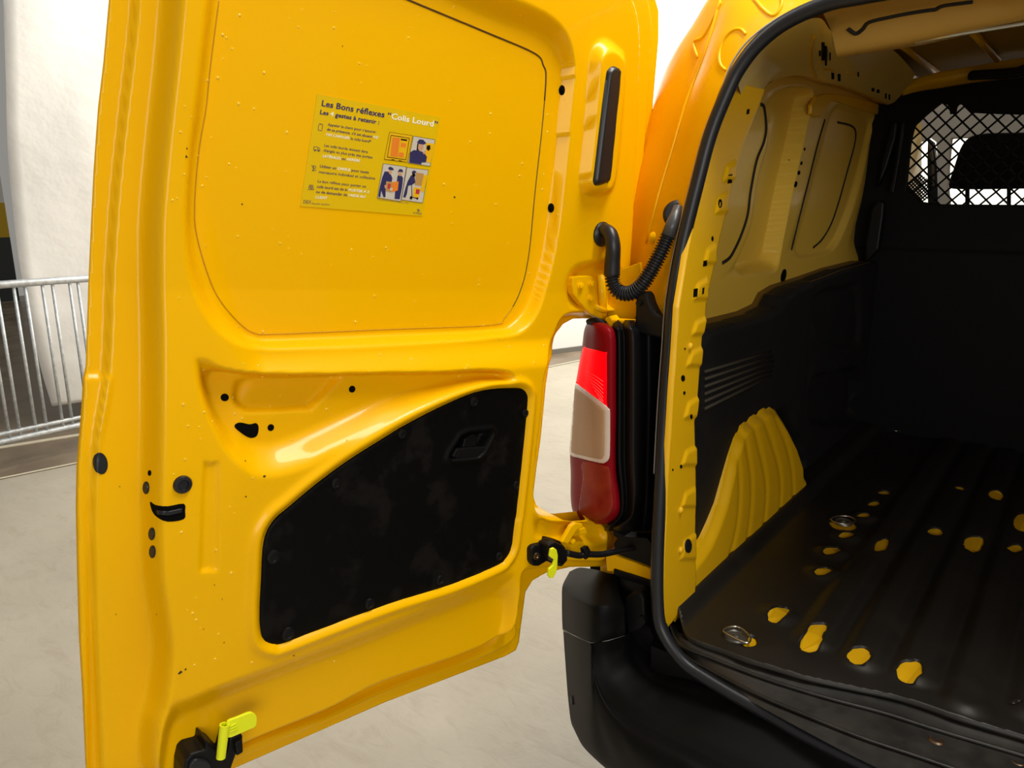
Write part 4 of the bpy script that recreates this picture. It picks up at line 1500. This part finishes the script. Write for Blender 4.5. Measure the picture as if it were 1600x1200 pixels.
holes_px = [
    [(1201, 959), (1208, 948), (1222, 944), (1234, 947), (1231, 957), (1218, 967), (1205, 966)],
    [(1251, 1002), (1262, 985), (1268, 978), (1290, 977), (1291, 985), (1285, 992), (1284, 1002), (1272, 1011), (1255, 1009)],
    [(1325, 1022), (1334, 1013), (1352, 1013), (1358, 1021), (1357, 1030), (1344, 1037), (1329, 1031)],
    [(1402, 1047), (1409, 1036), (1430, 1034), (1439, 1042), (1439, 1052), (1427, 1062), (1409, 1058)],
    [(1273, 894), (1278, 887), (1294, 885), (1299, 889), (1295, 895), (1284, 898)],
    [(1287, 862), (1292, 855), (1310, 853), (1315, 857), (1309, 863), (1297, 865)],
    [(1311, 836), (1317, 830), (1330, 829), (1335, 833), (1329, 838), (1318, 839)],
    [(1339, 806), (1344, 802), (1355, 801), (1359, 804), (1354, 808)],
    [(1366, 858), (1372, 846), (1384, 842), (1388, 847), (1384, 858), (1377, 862), (1369, 861)],
    [(1450, 832), (1457, 826), (1470, 827), (1473, 833), (1466, 838), (1455, 837)],
    [(1507, 852), (1512, 841), (1530, 839), (1536, 844), (1533, 857), (1522, 863), (1511, 858)],
    [(1574, 857), (1583, 852), (1595, 853), (1597, 859), (1588, 864), (1578, 861)],
    [(1586, 826), (1589, 806), (1600, 803), (1612, 806), (1610, 830)],
    [(1372, 765), (1380, 762), (1391, 764), (1388, 768), (1377, 768)],
    [(1356, 784), (1364, 779), (1374, 779), (1373, 785), (1362, 786)],
    [(1545, 770), (1556, 766), (1567, 770), (1566, 778), (1552, 780)],
    [(1580, 1096), (1588, 1093), (1595, 1095), (1590, 1098)],
    [(1170, 988), (1178, 987), (1183, 995), (1180, 1003), (1168, 1005), (1160, 1003)],
    [(1297, 812), (1305, 808), (1330, 810), (1338, 818), (1330, 823), (1308, 822)],
    [(1492, 762), (1502, 761), (1508, 765), (1500, 767)],
]
holes = []
for hi_, h in enumerate(holes_px):
    q = np.array([onZ(x, y, FZ + 0.008)[:2] for x, y in catmull(h, 3, True)])
    c_ = q.mean(0)
    jit = 0.0 if hi_ in (17, 18) else 0.10
    q = c_ + (q - c_) * (1.08 + rng.uniform(-jit, jit, len(q)))[:, None]
    holes.append(q)
hc = [h.mean(0) for h in holes]
rib_x = []
for (a, b) in [((1272, 994), (1377, 852)), ((1342, 1025), (1461, 832)), ((1421, 1047), (1521, 850)), ((1504, 1092), (1595, 817)), ((1587, 1097), (1680, 830))]:
    A, B = onZ(*a, FZ)[:2], onZ(*b, FZ)[:2]
    rib_x.append((A[0], B[0], A[1] - 0.04))
rx5 = rib_x[-1][0]
spx = np.mean(np.diff([r[0] for r in rib_x]))
for k in range(1, 5):
    rib_x.append((rx5 + spx * k, rx5 + spx * k, rib_x[-1][2]))


def mat_h(P):
    h = np.zeros(len(P))
    for (x0, x1, ys) in rib_x:
        xm = (x0 + x1) / 2
        L_ = np.maximum(ys + 0.03 - P[:, 1], 0)
        dd_ = np.sqrt((P[:, 0] - xm) ** 2 + L_ ** 2)
        h += 0.011 * (1 - sstep((dd_ - 0.016) / 0.030))
    for i, c_ in enumerate(hc):
        if i in (17, 18, 19, 13, 14):
            continue
        if all(abs(c_[0] - (r[0] + r[1]) / 2) > 0.03 for r in rib_x):
            h += 0.010 * np.exp(-(np.linalg.norm(P - c_, axis=1) / 0.035) ** 4)
    # turned-up edge at the side walls
    h += 0.02 * sstep((-0.548 - P[:, 0]) / 0.035)
    h += 0.0015 * np.sin(P[:, 0] * 21 + P[:, 1] * 5) * np.sin(P[:, 1] * 9)
    return h


FM = bpy.data.objects.new('floor_mat', None)
mo = sheet('floor_mat', lambda P, H: np.stack([P[:, 0], P[:, 1], FZ + H], 1), mpoly, mat_h, 0.0055, MATB, None, holes=holes, thick=0.009)
bpy.data.objects.remove(FM)
mo.name = 'floor_mat'
mo['label'] = 'worn black ribbed floor mat with ragged cut-outs on the load floor'
mo['category'] = 'floor mat'
MT = bvh(mo)

# yellow strengthening pressings showing through the cut-outs
for i, c_ in enumerate(hc):
    if i in (17, 18):
        lathe('floor_pressing', (c_[0], c_[1], 0.586), (0, 0, 1), [(0.05, 0), (0.045, 0.008), (0.0, 0.008)], YELI, VAN, 16)
        continue
    q = c_ + (np.array(holes[i]) - c_) * 1.04
    hz = FZ + mat_h(q) - 0.0045
    o = plate('floor_pressing', [(a, b, c) for (a, b), c in zip(q, hz)], (0, 0, -0.014), YELI, VAN)

DZ = mat('dark_zinc', (0.16, 0.155, 0.14), 0.45, metal=0.8)
# lashing rings: steel cup and loop
for (cx, cy_, sc_) in [(1150, 992, 1.0), (1318, 814, 0.95), (1395, 669, 0.9)]:
    c = onZ(cx, cy_, FZ + 0.004)
    a_ = 0.5 if cx < 1200 else 0.1
    lathe('lashing_cup', c - np.array([0, 0, 0.006]), (0, 0, 1), [(0.024 * sc_, 0.0), (0.022 * sc_, 0.006), (0.018 * sc_, 0.003), (0.008 * sc_, 0.004), (0.006 * sc_, 0.007), (0.0, 0.007)], DZ, VAN, 24)
    rp_ = {1150: [(1131, 987), (1136, 981), (1150, 979), (1163, 985), (1172, 995), (1171, 1003), (1164, 1004), (1148, 997)],
           1318: [(1298, 812), (1306, 807), (1318, 806), (1330, 808), (1337, 813), (1330, 818), (1312, 818)],
           1395: [(1382, 666), (1390, 664), (1402, 667), (1407, 672), (1398, 673)]}[cx]
    tube('lashing_ring', catmull([onZ(x, y, FZ + 0.010) for x, y in rp_], 4, True), 0.0022, STEEL, VAN, 8, closed=True)

# sill trim between seal and floor sheet
sill_rows = []
inn = [(1050, 965), (1056, 985), (1072, 1000), (1120, 1016), (1210, 1044), (1300, 1066), (1394, 1086), (1497, 1122), (1600, 1150), (1760, 1196)]
mid1 = [(1047, 975), (1055, 998), (1074, 1014), (1115, 1030), (1200, 1062), (1290, 1090), (1377, 1113), (1462, 1140), (1600, 1181), (1760, 1228)]
mid2 = [(1045, 982), (1056, 1006), (1078, 1026), (1112, 1045), (1190, 1084), (1270, 1118), (1350, 1150), (1440, 1180), (1600, 1235), (1760, 1290)]
outr = [(1036, 985), (1048, 1010), (1070, 1034), (1105, 1056), (1170, 1094), (1250, 1138), (1330, 1180), (1440, 1232), (1600, 1300), (1760, 1365)]
net('sill_trim', [[onZ(x, y, z) for x, y in r] + [np.array([0.70, onZ(*r[-1], z)[1], z])] for r, z in ((inn, 0.589), (mid1, 0.578), (mid2, 0.566), (outr, 0.556))], SILL, VAN, n=6)
tube('sill_ridge', catmull([onZ(x, y, 0.580) for x, y in mid1] + [np.array([0.68, onZ(*mid1[-1], 0.58)[1], 0.58])], 5), 0.0035, SILL, VAN, 8)
tube('sill_ridge', catmull([onZ(x, y + 4, 0.568) for x, y in mid2] + [np.array([0.68, onZ(*mid2[-1], 0.568)[1], 0.568])], 5), 0.003, SILL, VAN, 8)
for (x, y) in [(1463, 1156), (1590, 1190)]:
    lathe('sill_screw', onZ(x, y, 0.572), (0, 0, 1), [(0.013, 0), (0.011, 0.003), (0.004, 0.002)], BRONZE, VAN, 16)

# ------------------------------------------------------------------ bulkhead
BY = 2.98
bpoly = [(-0.80, 0.58), (0.80, 0.58), (0.80, 1.85), (-0.80, 1.85)]
win_px = [(1417, 296), (1420, 262), (1424, 222), (1430, 197), (1448, 180), (1473, 160), (1484, 166), (1484, 178), (1494, 178), (1496, 164), (1503, 162), (1517, 176), (1560, 178), (1600, 179), (1760, 181), (1760, 322),
          (1600, 320), (1468, 319), (1440, 315)]
wb = np.array([onY(x, y, BY)[[0, 2]] for x, y in win_px])
sheet('bulkhead', lambda P, H: np.stack([P[:, 0], BY - H, P[:, 1]], 1), bpoly, lambda P: 0.004 * sstep((P[:, 1] - 1.50) / 0.02) * 0 + 0.006 * sstep((1.28 - P[:, 1]) / 0.01), 0.008, BULK, VAN, holes=[wb], thick=0.01)
# wire grille: diamond lattice clipped to the window
px_m = abs(onY(1560, 250, BY)[0] - onY(1532.5, 250, BY)[0])
pz_m = abs(onY(1560, 260, BY)[2] - onY(1560, 235, BY)[2])


def lattice(name, poly, dx, dz, wd_, ydepth, th):
    V_, F_ = [], []
    lo, hi = poly.min(0), poly.max(0)
    slope = dz / dx
    for sg in (1, -1):
        cmin = lo[1] - (slope * hi[0] if sg > 0 else -slope * lo[0])
        cmax = hi[1] - (slope * lo[0] if sg > 0 else -slope * hi[0])
        c_ = math.floor(cmin / dz) * dz
        while c_ < cmax:
            xs = np.linspace(lo[0], hi[0], 400)
            zs = sg * slope * xs + c_
            d_, _ = sdf(np.stack([xs, zs], 1), poly)
            ins = d_ > -0.004
            i = 0
            while i < 400:
                if ins[i]:
                    j = i
                    while j < 399 and ins[j + 1]:
                        j += 1
                    if j > i:
                        a = np.array([xs[i], zs[i]])
                        b = np.array([xs[j], zs[j]])
                        t = (b - a) / np.linalg.norm(b - a)
                        nn = np.array([-t[1], t[0]]) * wd_ / 2
                        k = len(V_)
                        for y_ in (ydepth, ydepth + th):
                            for q in (a - nn, b - nn, b + nn, a + nn):
                                V_.append((q[0], y_, q[1]))
                        F_ += [(k, k + 1, k + 2, k + 3), (k + 7, k + 6, k + 5, k + 4), (k, k + 4, k + 5, k + 1), (k + 1, k + 5, k + 6, k + 2), (k + 2, k + 6, k + 7, k + 3), (k + 3, k + 7, k + 4, k)]
                    i = j + 1
                else:
                    i += 1
            c_ += dz
    return link(name, V_, F_, BULK, VAN, smooth=False)


lattice('wire_grille', wb, px_m, pz_m, 0.0058, BY - 0.002 + 0.004, 0.004)
fine = np.array([onY(x, y, BY + 0.04)[[0, 2]] for x, y in [(1416, 294), (1437, 274), (1457, 287), (1455, 305), (1438, 316)]])
lattice('fine_wire_grille', fine, px_m * 0.24, pz_m * 0.24, 0.0045, BY + 0.04, 0.002)
plate('bulkhead_latch', [onY(x, y, 2.93) for x, y in [(1372, 292), (1385, 262), (1399, 215), (1402, 190), (1394, 188), (1384, 225), (1376, 255)]], (0, 0.04, 0), BLK, VAN, 0.006)
plate('bulkhead_latch', [onY(x, y, 2.90) for x, y in [(1352, 410), (1352, 380), (1362, 325), (1372, 312), (1381, 316), (1380, 335), (1372, 390)]], (0, 0.05, 0), BLK, VAN, 0.006)
plate('bulkhead_strap', [onY(x, y, 2.92) for x, y in [(1390, 300), (1400, 248), (1407, 190), (1412, 192), (1405, 250), (1396, 302)]], (0, 0.02, 0), BLK, VAN, 0.003)

# ------------------------------------------------------------------ cab beyond the grille
CY = 4.25
cab = [(1380, 120), (1640, 120), (1760, 120), (1760, 214), (1600, 214), (1505, 215), (1486, 216), (1482, 260), (1481, 296), (1484, 330), (1467, 330), (1465, 260), (1463, 222), (1452, 214), (1446, 219), (1430, 222), (1415, 224),
       (1405, 180)]
plate('cab_headliner', [onY(x, y, CY) for x, y in cab], (0, 0.06, 0), GREYT, VAN, 0.004)
plate('door_frame', [onY(x, y, 3.9) for x, y in [(1450, 216), (1458, 222), (1464, 260), (1466, 330), (1450, 330), (1449, 250)]], (0, 0.05, 0), BULK, VAN)
tube('seat_belt', [onY(1453, 222, 3.4), onY(1457, 250, 3.4), onY(1458, 290, 3.4)], 0.005, mat('belt', (0.35, 0.28, 0.22), 0.8), VAN, 8)
hr = catmull([(1482, 290), (1490, 262), (1500, 232), (1512, 216), (1530, 209), (1570, 207), (1640, 207), (1690, 215), (1705, 250), (1710, 292), (1600, 294), (1500, 295)], 3, True)
plate('seat_backrest', [onY(x, y, 3.45) for x, y in hr], (0, 0.12, 0), SEATM, VAN, 0.02)
for xx in (1508, 1573):
    plate('headrest_post', [onY(x, y, 3.5) for x, y in [(xx, 290), (xx + 6, 290), (xx + 6, 330), (xx, 330)]], (0, 0.02, 0), SEATM, VAN)
box('dashboard', (-0.75, 3.9, 0.5), (0.80, 4.5, 1.40), BLK, VAN, 0.03)
box('bonnet', (-0.80, 4.5, 0.4), (0.85, 5.4, 1.05), YEL, VAN, 0.05)

# right-hand inner side (outside the frame, closes the load space)
box('right_side_wall', (0.80, 1.3, 0.58), (0.84, 3.0, 1.90), YELI, VAN)
box('sill_beam', (-0.60, 1.22, 0.40), (0.80, 1.30, 0.555), BLK, VAN)

# ================================================================== TAIL LAMP
lens_rows = []
for (y, l, mid, r, d0) in [(504, 918, 930, 944, .02), (509, 915, 932, 953, .008), (520, 912, 934, 960, 0), (545, 909, 935, 962, 0), (600, 900, 931, 962, 0), (650, 895, 929, 962, 0), (700, 891, 927, 961, 0), (740, 892, 928, 962, 0),
                           (775, 892, 930, 967, 0), (798, 895, 932, 967, 0), (811, 904, 932, 960, .008), (819, 922, 934, 948, .02)]:
    lens_rows.append([(l + 5, y, 1.36), (l, y, 1.268 + d0), (l + (mid - l) * .5, y, 1.225 + d0), (mid, y, 1.205 + d0), (mid + (r - mid) * .6, y, 1.20 + d0), (r, y, 1.215 + d0), (r + 1, y + 1, 1.26)])
lamp = net('tail_lamp', lens_rows, REDD, VAN, n=6)
LT = bvh(lamp)


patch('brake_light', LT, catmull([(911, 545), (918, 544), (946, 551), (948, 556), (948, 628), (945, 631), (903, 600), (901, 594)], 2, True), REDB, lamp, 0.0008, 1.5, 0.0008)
patch('reversing_light_rim', LT, catmull([(899, 601), (906, 603), (941, 629), (951, 638), (953.5, 646), (953, 700), (952, 716), (946, 722.5), (938, 723), (905, 715), (892, 710), (892, 690), (896, 640)], 2, True), CLRE, lamp, 0.002, 1.8, 0.001)
patch('reversing_light', LT, catmull([(900, 608), (906, 609), (936, 632), (945, 640), (946, 648), (946, 700), (944, 713), (938, 717), (910, 711), (895, 706), (895, 690), (898, 645)], 2, True), CLR, lamp, 0.003, 1.8, 0.001)
patch('lower_lens', LT, catmull([(911, 722), (945, 728), (953, 735), (956, 765), (958, 790), (950, 806), (935, 813), (915, 808), (905, 798), (908, 770), (911, 745)], 3, True), REDL, lamp, 0.0006, 2, 0.0005)
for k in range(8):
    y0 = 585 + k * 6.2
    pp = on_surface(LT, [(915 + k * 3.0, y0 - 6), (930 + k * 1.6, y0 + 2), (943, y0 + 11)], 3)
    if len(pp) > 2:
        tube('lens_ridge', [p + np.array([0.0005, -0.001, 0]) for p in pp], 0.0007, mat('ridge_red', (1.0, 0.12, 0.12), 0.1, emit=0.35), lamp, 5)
tube('lamp_top_cap', [onY(919, 503, 1.24), onY(930, 500, 1.235), onY(946, 506, 1.235)], 0.006, BLK, VAN, 8)

# black housing beside the lamp
hs = []
for (y, a, b, c, d, e_) in [(500, 962, 976, 990, 1008, 1032), (512, 960, 975, 992, 1010, 1034), (522, 962, 978, 997, 1012, 1034), (560, 963, 979, 998, 1012, 1034), (640, 963, 979, 998, 1012, 1032), (720, 963, 979, 998, 1010, 1028), (770, 968, 982, 998, 1009, 1024),
                            (805, 966, 980, 990, 1006, 1022), (822, 950, 962, 985, 1003, 1020), (830, 947, 962, 985, 1003, 1020)]:
    dd_ = 0.03 if y in (500, 830) else 0
    hs.append([(a - 3, y, 1.235 + dd_), (a + 4, y, 1.222 + dd_), (b - 3, y, 1.235 + dd_), (b, y, 1.225 + dd_), (b + 8, y, 1.205 + dd_), (c, y, 1.225 + dd_), (d, y, 1.30), (e_ + 8, y, 1.27)])
housing = net('lamp_housing', hs, BLK, VAN, n=4)
# lug with screw at the top of the housing
lug = catmull([(990, 520), (992, 495), (993, 468), (997, 459), (1006, 456), (1012, 462), (1016, 475), (1024, 490), (1040, 502), (1040, 530)], 3)
plate('housing_lug', [onY(x, y, 1.24) for x, y in lug], (0, 0.03, 0), BLK, VAN, 0.005)
lathe('lug_screw', onY(998, 474, 1.236), (0, -1, 0), [(0.006, 0), (0.005, 0.003), (0.002, 0.002)], BLK, VAN, 12)
# dark backing of the recess and yellow lower body strip
net('recess_lining', [[(940, 470, 1.40), (990, 480, 1.36), (1045, 480, 1.31)], [(945, 650, 1.40), (990, 650, 1.36), (1040, 650, 1.30)], [(958, 850, 1.38), (990, 850, 1.33), (1035, 850, 1.27)],
                      [(962, 930, 1.36), (990, 930, 1.30), (1030, 930, 1.24)], [(965, 1040, 1.30), (1000, 1040, 1.26), (1060, 1060, 1.22)], [(965, 1120, 1.25), (1040, 1110, 1.22), (1120, 1110, 1.19)]], BLK, VAN, n=4)
net('lower_body_strip', [[(935, 818, 1.35), (955, 818, 1.34), (965, 822, 1.33), (975, 835, 1.33)], [(935, 850, 1.35), (955, 850, 1.34), (965, 850, 1.33), (973, 852, 1.33)], [(938, 875, 1.33), (955, 872, 1.31), (965, 874, 1.31), (970, 872, 1.31)],
                         [(938, 896, 1.33), (955, 896, 1.31), (965, 899, 1.31), (970, 899, 1.31)]], YEL, VAN, n=4)
plate('body_ledge', [onY(x, y, 1.255) for x, y in [(946, 868), (955, 866), (985, 877), (1017, 889), (1017, 907), (985, 896), (960, 893), (948, 893)]], (0, 0.03, 0), YEL, VAN, 0.002)
plate('body_apron', [onY(x, y, 1.35) for x, y in [(922, 878), (1000, 880), (1010, 960), (922, 940)]], (0, 0.01, 0), BLK, VAN)
plate('black_ledge', [onY(x, y, 1.25) for x, y in [(958, 889), (964, 891), (1017, 908), (1017, 918), (975, 906), (958, 898)]], (0, 0.03, 0), BLK, VAN, 0.003)
plate('strap_mount', [onY(x, y, 1.255) for x, y in [(958, 828), (975, 838), (1010, 840), (1018, 850), (1018, 886), (985, 874), (962, 866), (958, 850), (964, 842), (957, 836)]], (0, 0.03, 0), BLK, VAN, 0.003)
plate('yellow_hinge_leaf', [onY(x, y, 1.25) for x, y in [(945, 497), (952, 494), (956, 500), (990, 502), (991, 507), (956, 510), (956, 517), (951, 516), (950, 506), (945, 503)]], (0, 0.03, 0), YEL, VAN, 0.0015)
plate('hinge_side_plate', [onY(x, y, 1.31) for x, y in [(947, 430), (1000, 410), (1006, 460), (990, 504), (950, 503)]], (0, 0.01, 0), YEL, VAN, 0.001)

# ================================================================== BUMPER
cap_rows = [
    [(890, 893, 1.44), (905, 887, 1.40), (925, 889, 1.33), (945, 894, 1.29), (962, 901, 1.27)],
    [(880, 912, 1.34), (898, 911, 1.29), (918, 912, 1.24), (942, 914, 1.22), (966, 922, 1.235)],
    [(878, 924, 1.31), (898, 932, 1.215), (922, 940, 1.16), (948, 940, 1.165), (973, 943, 1.205)],
    [(878, 932, 1.30), (898, 942, 1.205), (924, 951, 1.143), (950, 951, 1.150), (975, 951, 1.192)],
    [(878, 955, 1.30), (898, 966, 1.20), (924, 976, 1.138), (950, 975, 1.147), (976, 970, 1.188)],
    [(879, 982, 1.30), (899, 993, 1.20), (924, 1003, 1.138), (950, 999, 1.147), (977, 992, 1.188)],
    [(881, 986, 1.33), (900, 996, 1.23), (925, 1005, 1.17), (950, 1001, 1.175), (976, 994, 1.21)],
]
cap = net('bumper_end_cap', cap_rows, BMP, VAN, n=5)
FR = lambda z, y: np.array([0.98, y, z])
face_cols = [
    [(880, 986, 1.31), (884, 1045, 1.29), (888, 1095, 1.28), (892, 1127, 1.28), (897, 1140, 1.34)],
    [(899, 995, 1.21), (902, 1060, 1.195), (904, 1115, 1.195), (907, 1155, 1.21), (910, 1165, 1.27)],
    [(922, 1006, 1.148), (921, 1070, 1.13), (921, 1130, 1.13), (928, 1176, 1.145), (930, 1186, 1.20)],
    [(925, 1030, 1.142), (930, 1090, 1.115), (938, 1140, 1.108), (950, 1193, 1.125), (950, 1203, 1.18)],
    [(933, 1064, 1.130), (945, 1112, 1.098), (955, 1160, 1.090), (970, 1206, 1.11), (970, 1216, 1.16)],
    [(947, 1092, 1.118), (962, 1130, 1.085), (975, 1172, 1.078), (990, 1215, 1.095), (992, 1230, 1.15)],
    [(972, 1116, 1.106), (985, 1148, 1.075), (998, 1185, 1.065), (1010, 1222, 1.085), (1012, 1240, 1.14)],
    [(1030, 1144, 1.100), (1040, 1178, 1.065), (1050, 1215, 1.055), (1060, 1255, 1.075), (1062, 1270, 1.13)],
    [(1142, 1199, 1.096), (1150, 1235, 1.060), (1160, 1275, 1.050), (1170, 1310, 1.07), (1172, 1330, 1.13)],
    [np.array([0.2, 1.095, 0.47]), np.array([0.2, 1.06, 0.42]), np.array([0.2, 1.05, 0.36]), np.array([0.2, 1.07, 0.30]), np.array([0.2, 1.12, 0.28])],
    [np.array([0.9, 1.12, 0.47]), np.array([0.9, 1.09, 0.42]), np.array([0.9, 1.08, 0.36]), np.array([0.9, 1.10, 0.30]), np.array([0.9, 1.15, 0.28])],
]
net('bumper_face', face_cols, BMP, VAN, n=5)
step_cols = [
    [(922, 1006, 1.148), (940, 1003, 1.152), (960, 999, 1.17), (977, 993, 1.195), (985, 985, 1.24)],
    [(925, 1030, 1.142), (945, 1026, 1.155), (965, 1018, 1.18), (980, 1008, 1.21), (992, 998, 1.25)],
    [(933, 1064, 1.130), (955, 1055, 1.15), (978, 1040, 1.185), (992, 1026, 1.22), (1006, 1014, 1.25)],
    [(947, 1092, 1.118), (972, 1078, 1.14), (997, 1060, 1.18), (1012, 1044, 1.215), (1022, 1034, 1.24)],
    [(972, 1116, 1.106), (998, 1100, 1.13), (1020, 1080, 1.17), (1036, 1062, 1.205), (1042, 1052, 1.225)],
    [(1030, 1144, 1.100), (1053, 1128, 1.125), (1078, 1105, 1.165), (1092, 1084, 1.195), (1096, 1072, 1.21)],
    [(1142, 1199, 1.096), (1165, 1180, 1.12), (1195, 1158, 1.155), (1215, 1140, 1.18), (1222, 1128, 1.195)],
    [np.array([0.2, 1.095, 0.47]), np.array([0.2, 1.12, 0.475]), np.array([0.2, 1.15, 0.485]), np.array([0.2, 1.175, 0.51]), np.array([0.2, 1.18, 0.55])],
    [np.array([0.9, 1.12, 0.47]), np.array([0.9, 1.14, 0.475]), np.array([0.9, 1.17, 0.485]), np.array([0.9, 1.19, 0.51]), np.array([0.9, 1.20, 0.55])],
]
net('bumper_step', step_cols, BMP, VAN, n=5)
tube('bumper_seam', [onY(880, 984, 1.297), onY(899, 994, 1.198), onY(923, 1004.5, 1.136), onY(950, 1001, 1.145), onY(976, 993, 1.188)], 0.0008, mat('seam_glint', (0.12, 0.12, 0.12), 0.3), VAN, 6)
plate('bumper_boss', [onY(x, y, 1.215) for x, y in [(976, 935), (985, 928), (1000, 925), (1006, 935), (1008, 975), (1000, 985), (980, 992), (977, 960)]], (0, 0.04, 0), BLK, VAN, 0.005)
lathe('boss_screw', onY(1003, 966, 1.212), (0, -1, 0), [(0.006, 0), (0.005, 0.003)], BLK, VAN, 12)
lathe('bumper_plug', onY(894, 1094, 1.235), (-0.75, -0.65, 0), [(0.010, -0.002), (0.010, 0.0015), (0.007, 0.0025)], BLK, VAN, 14)
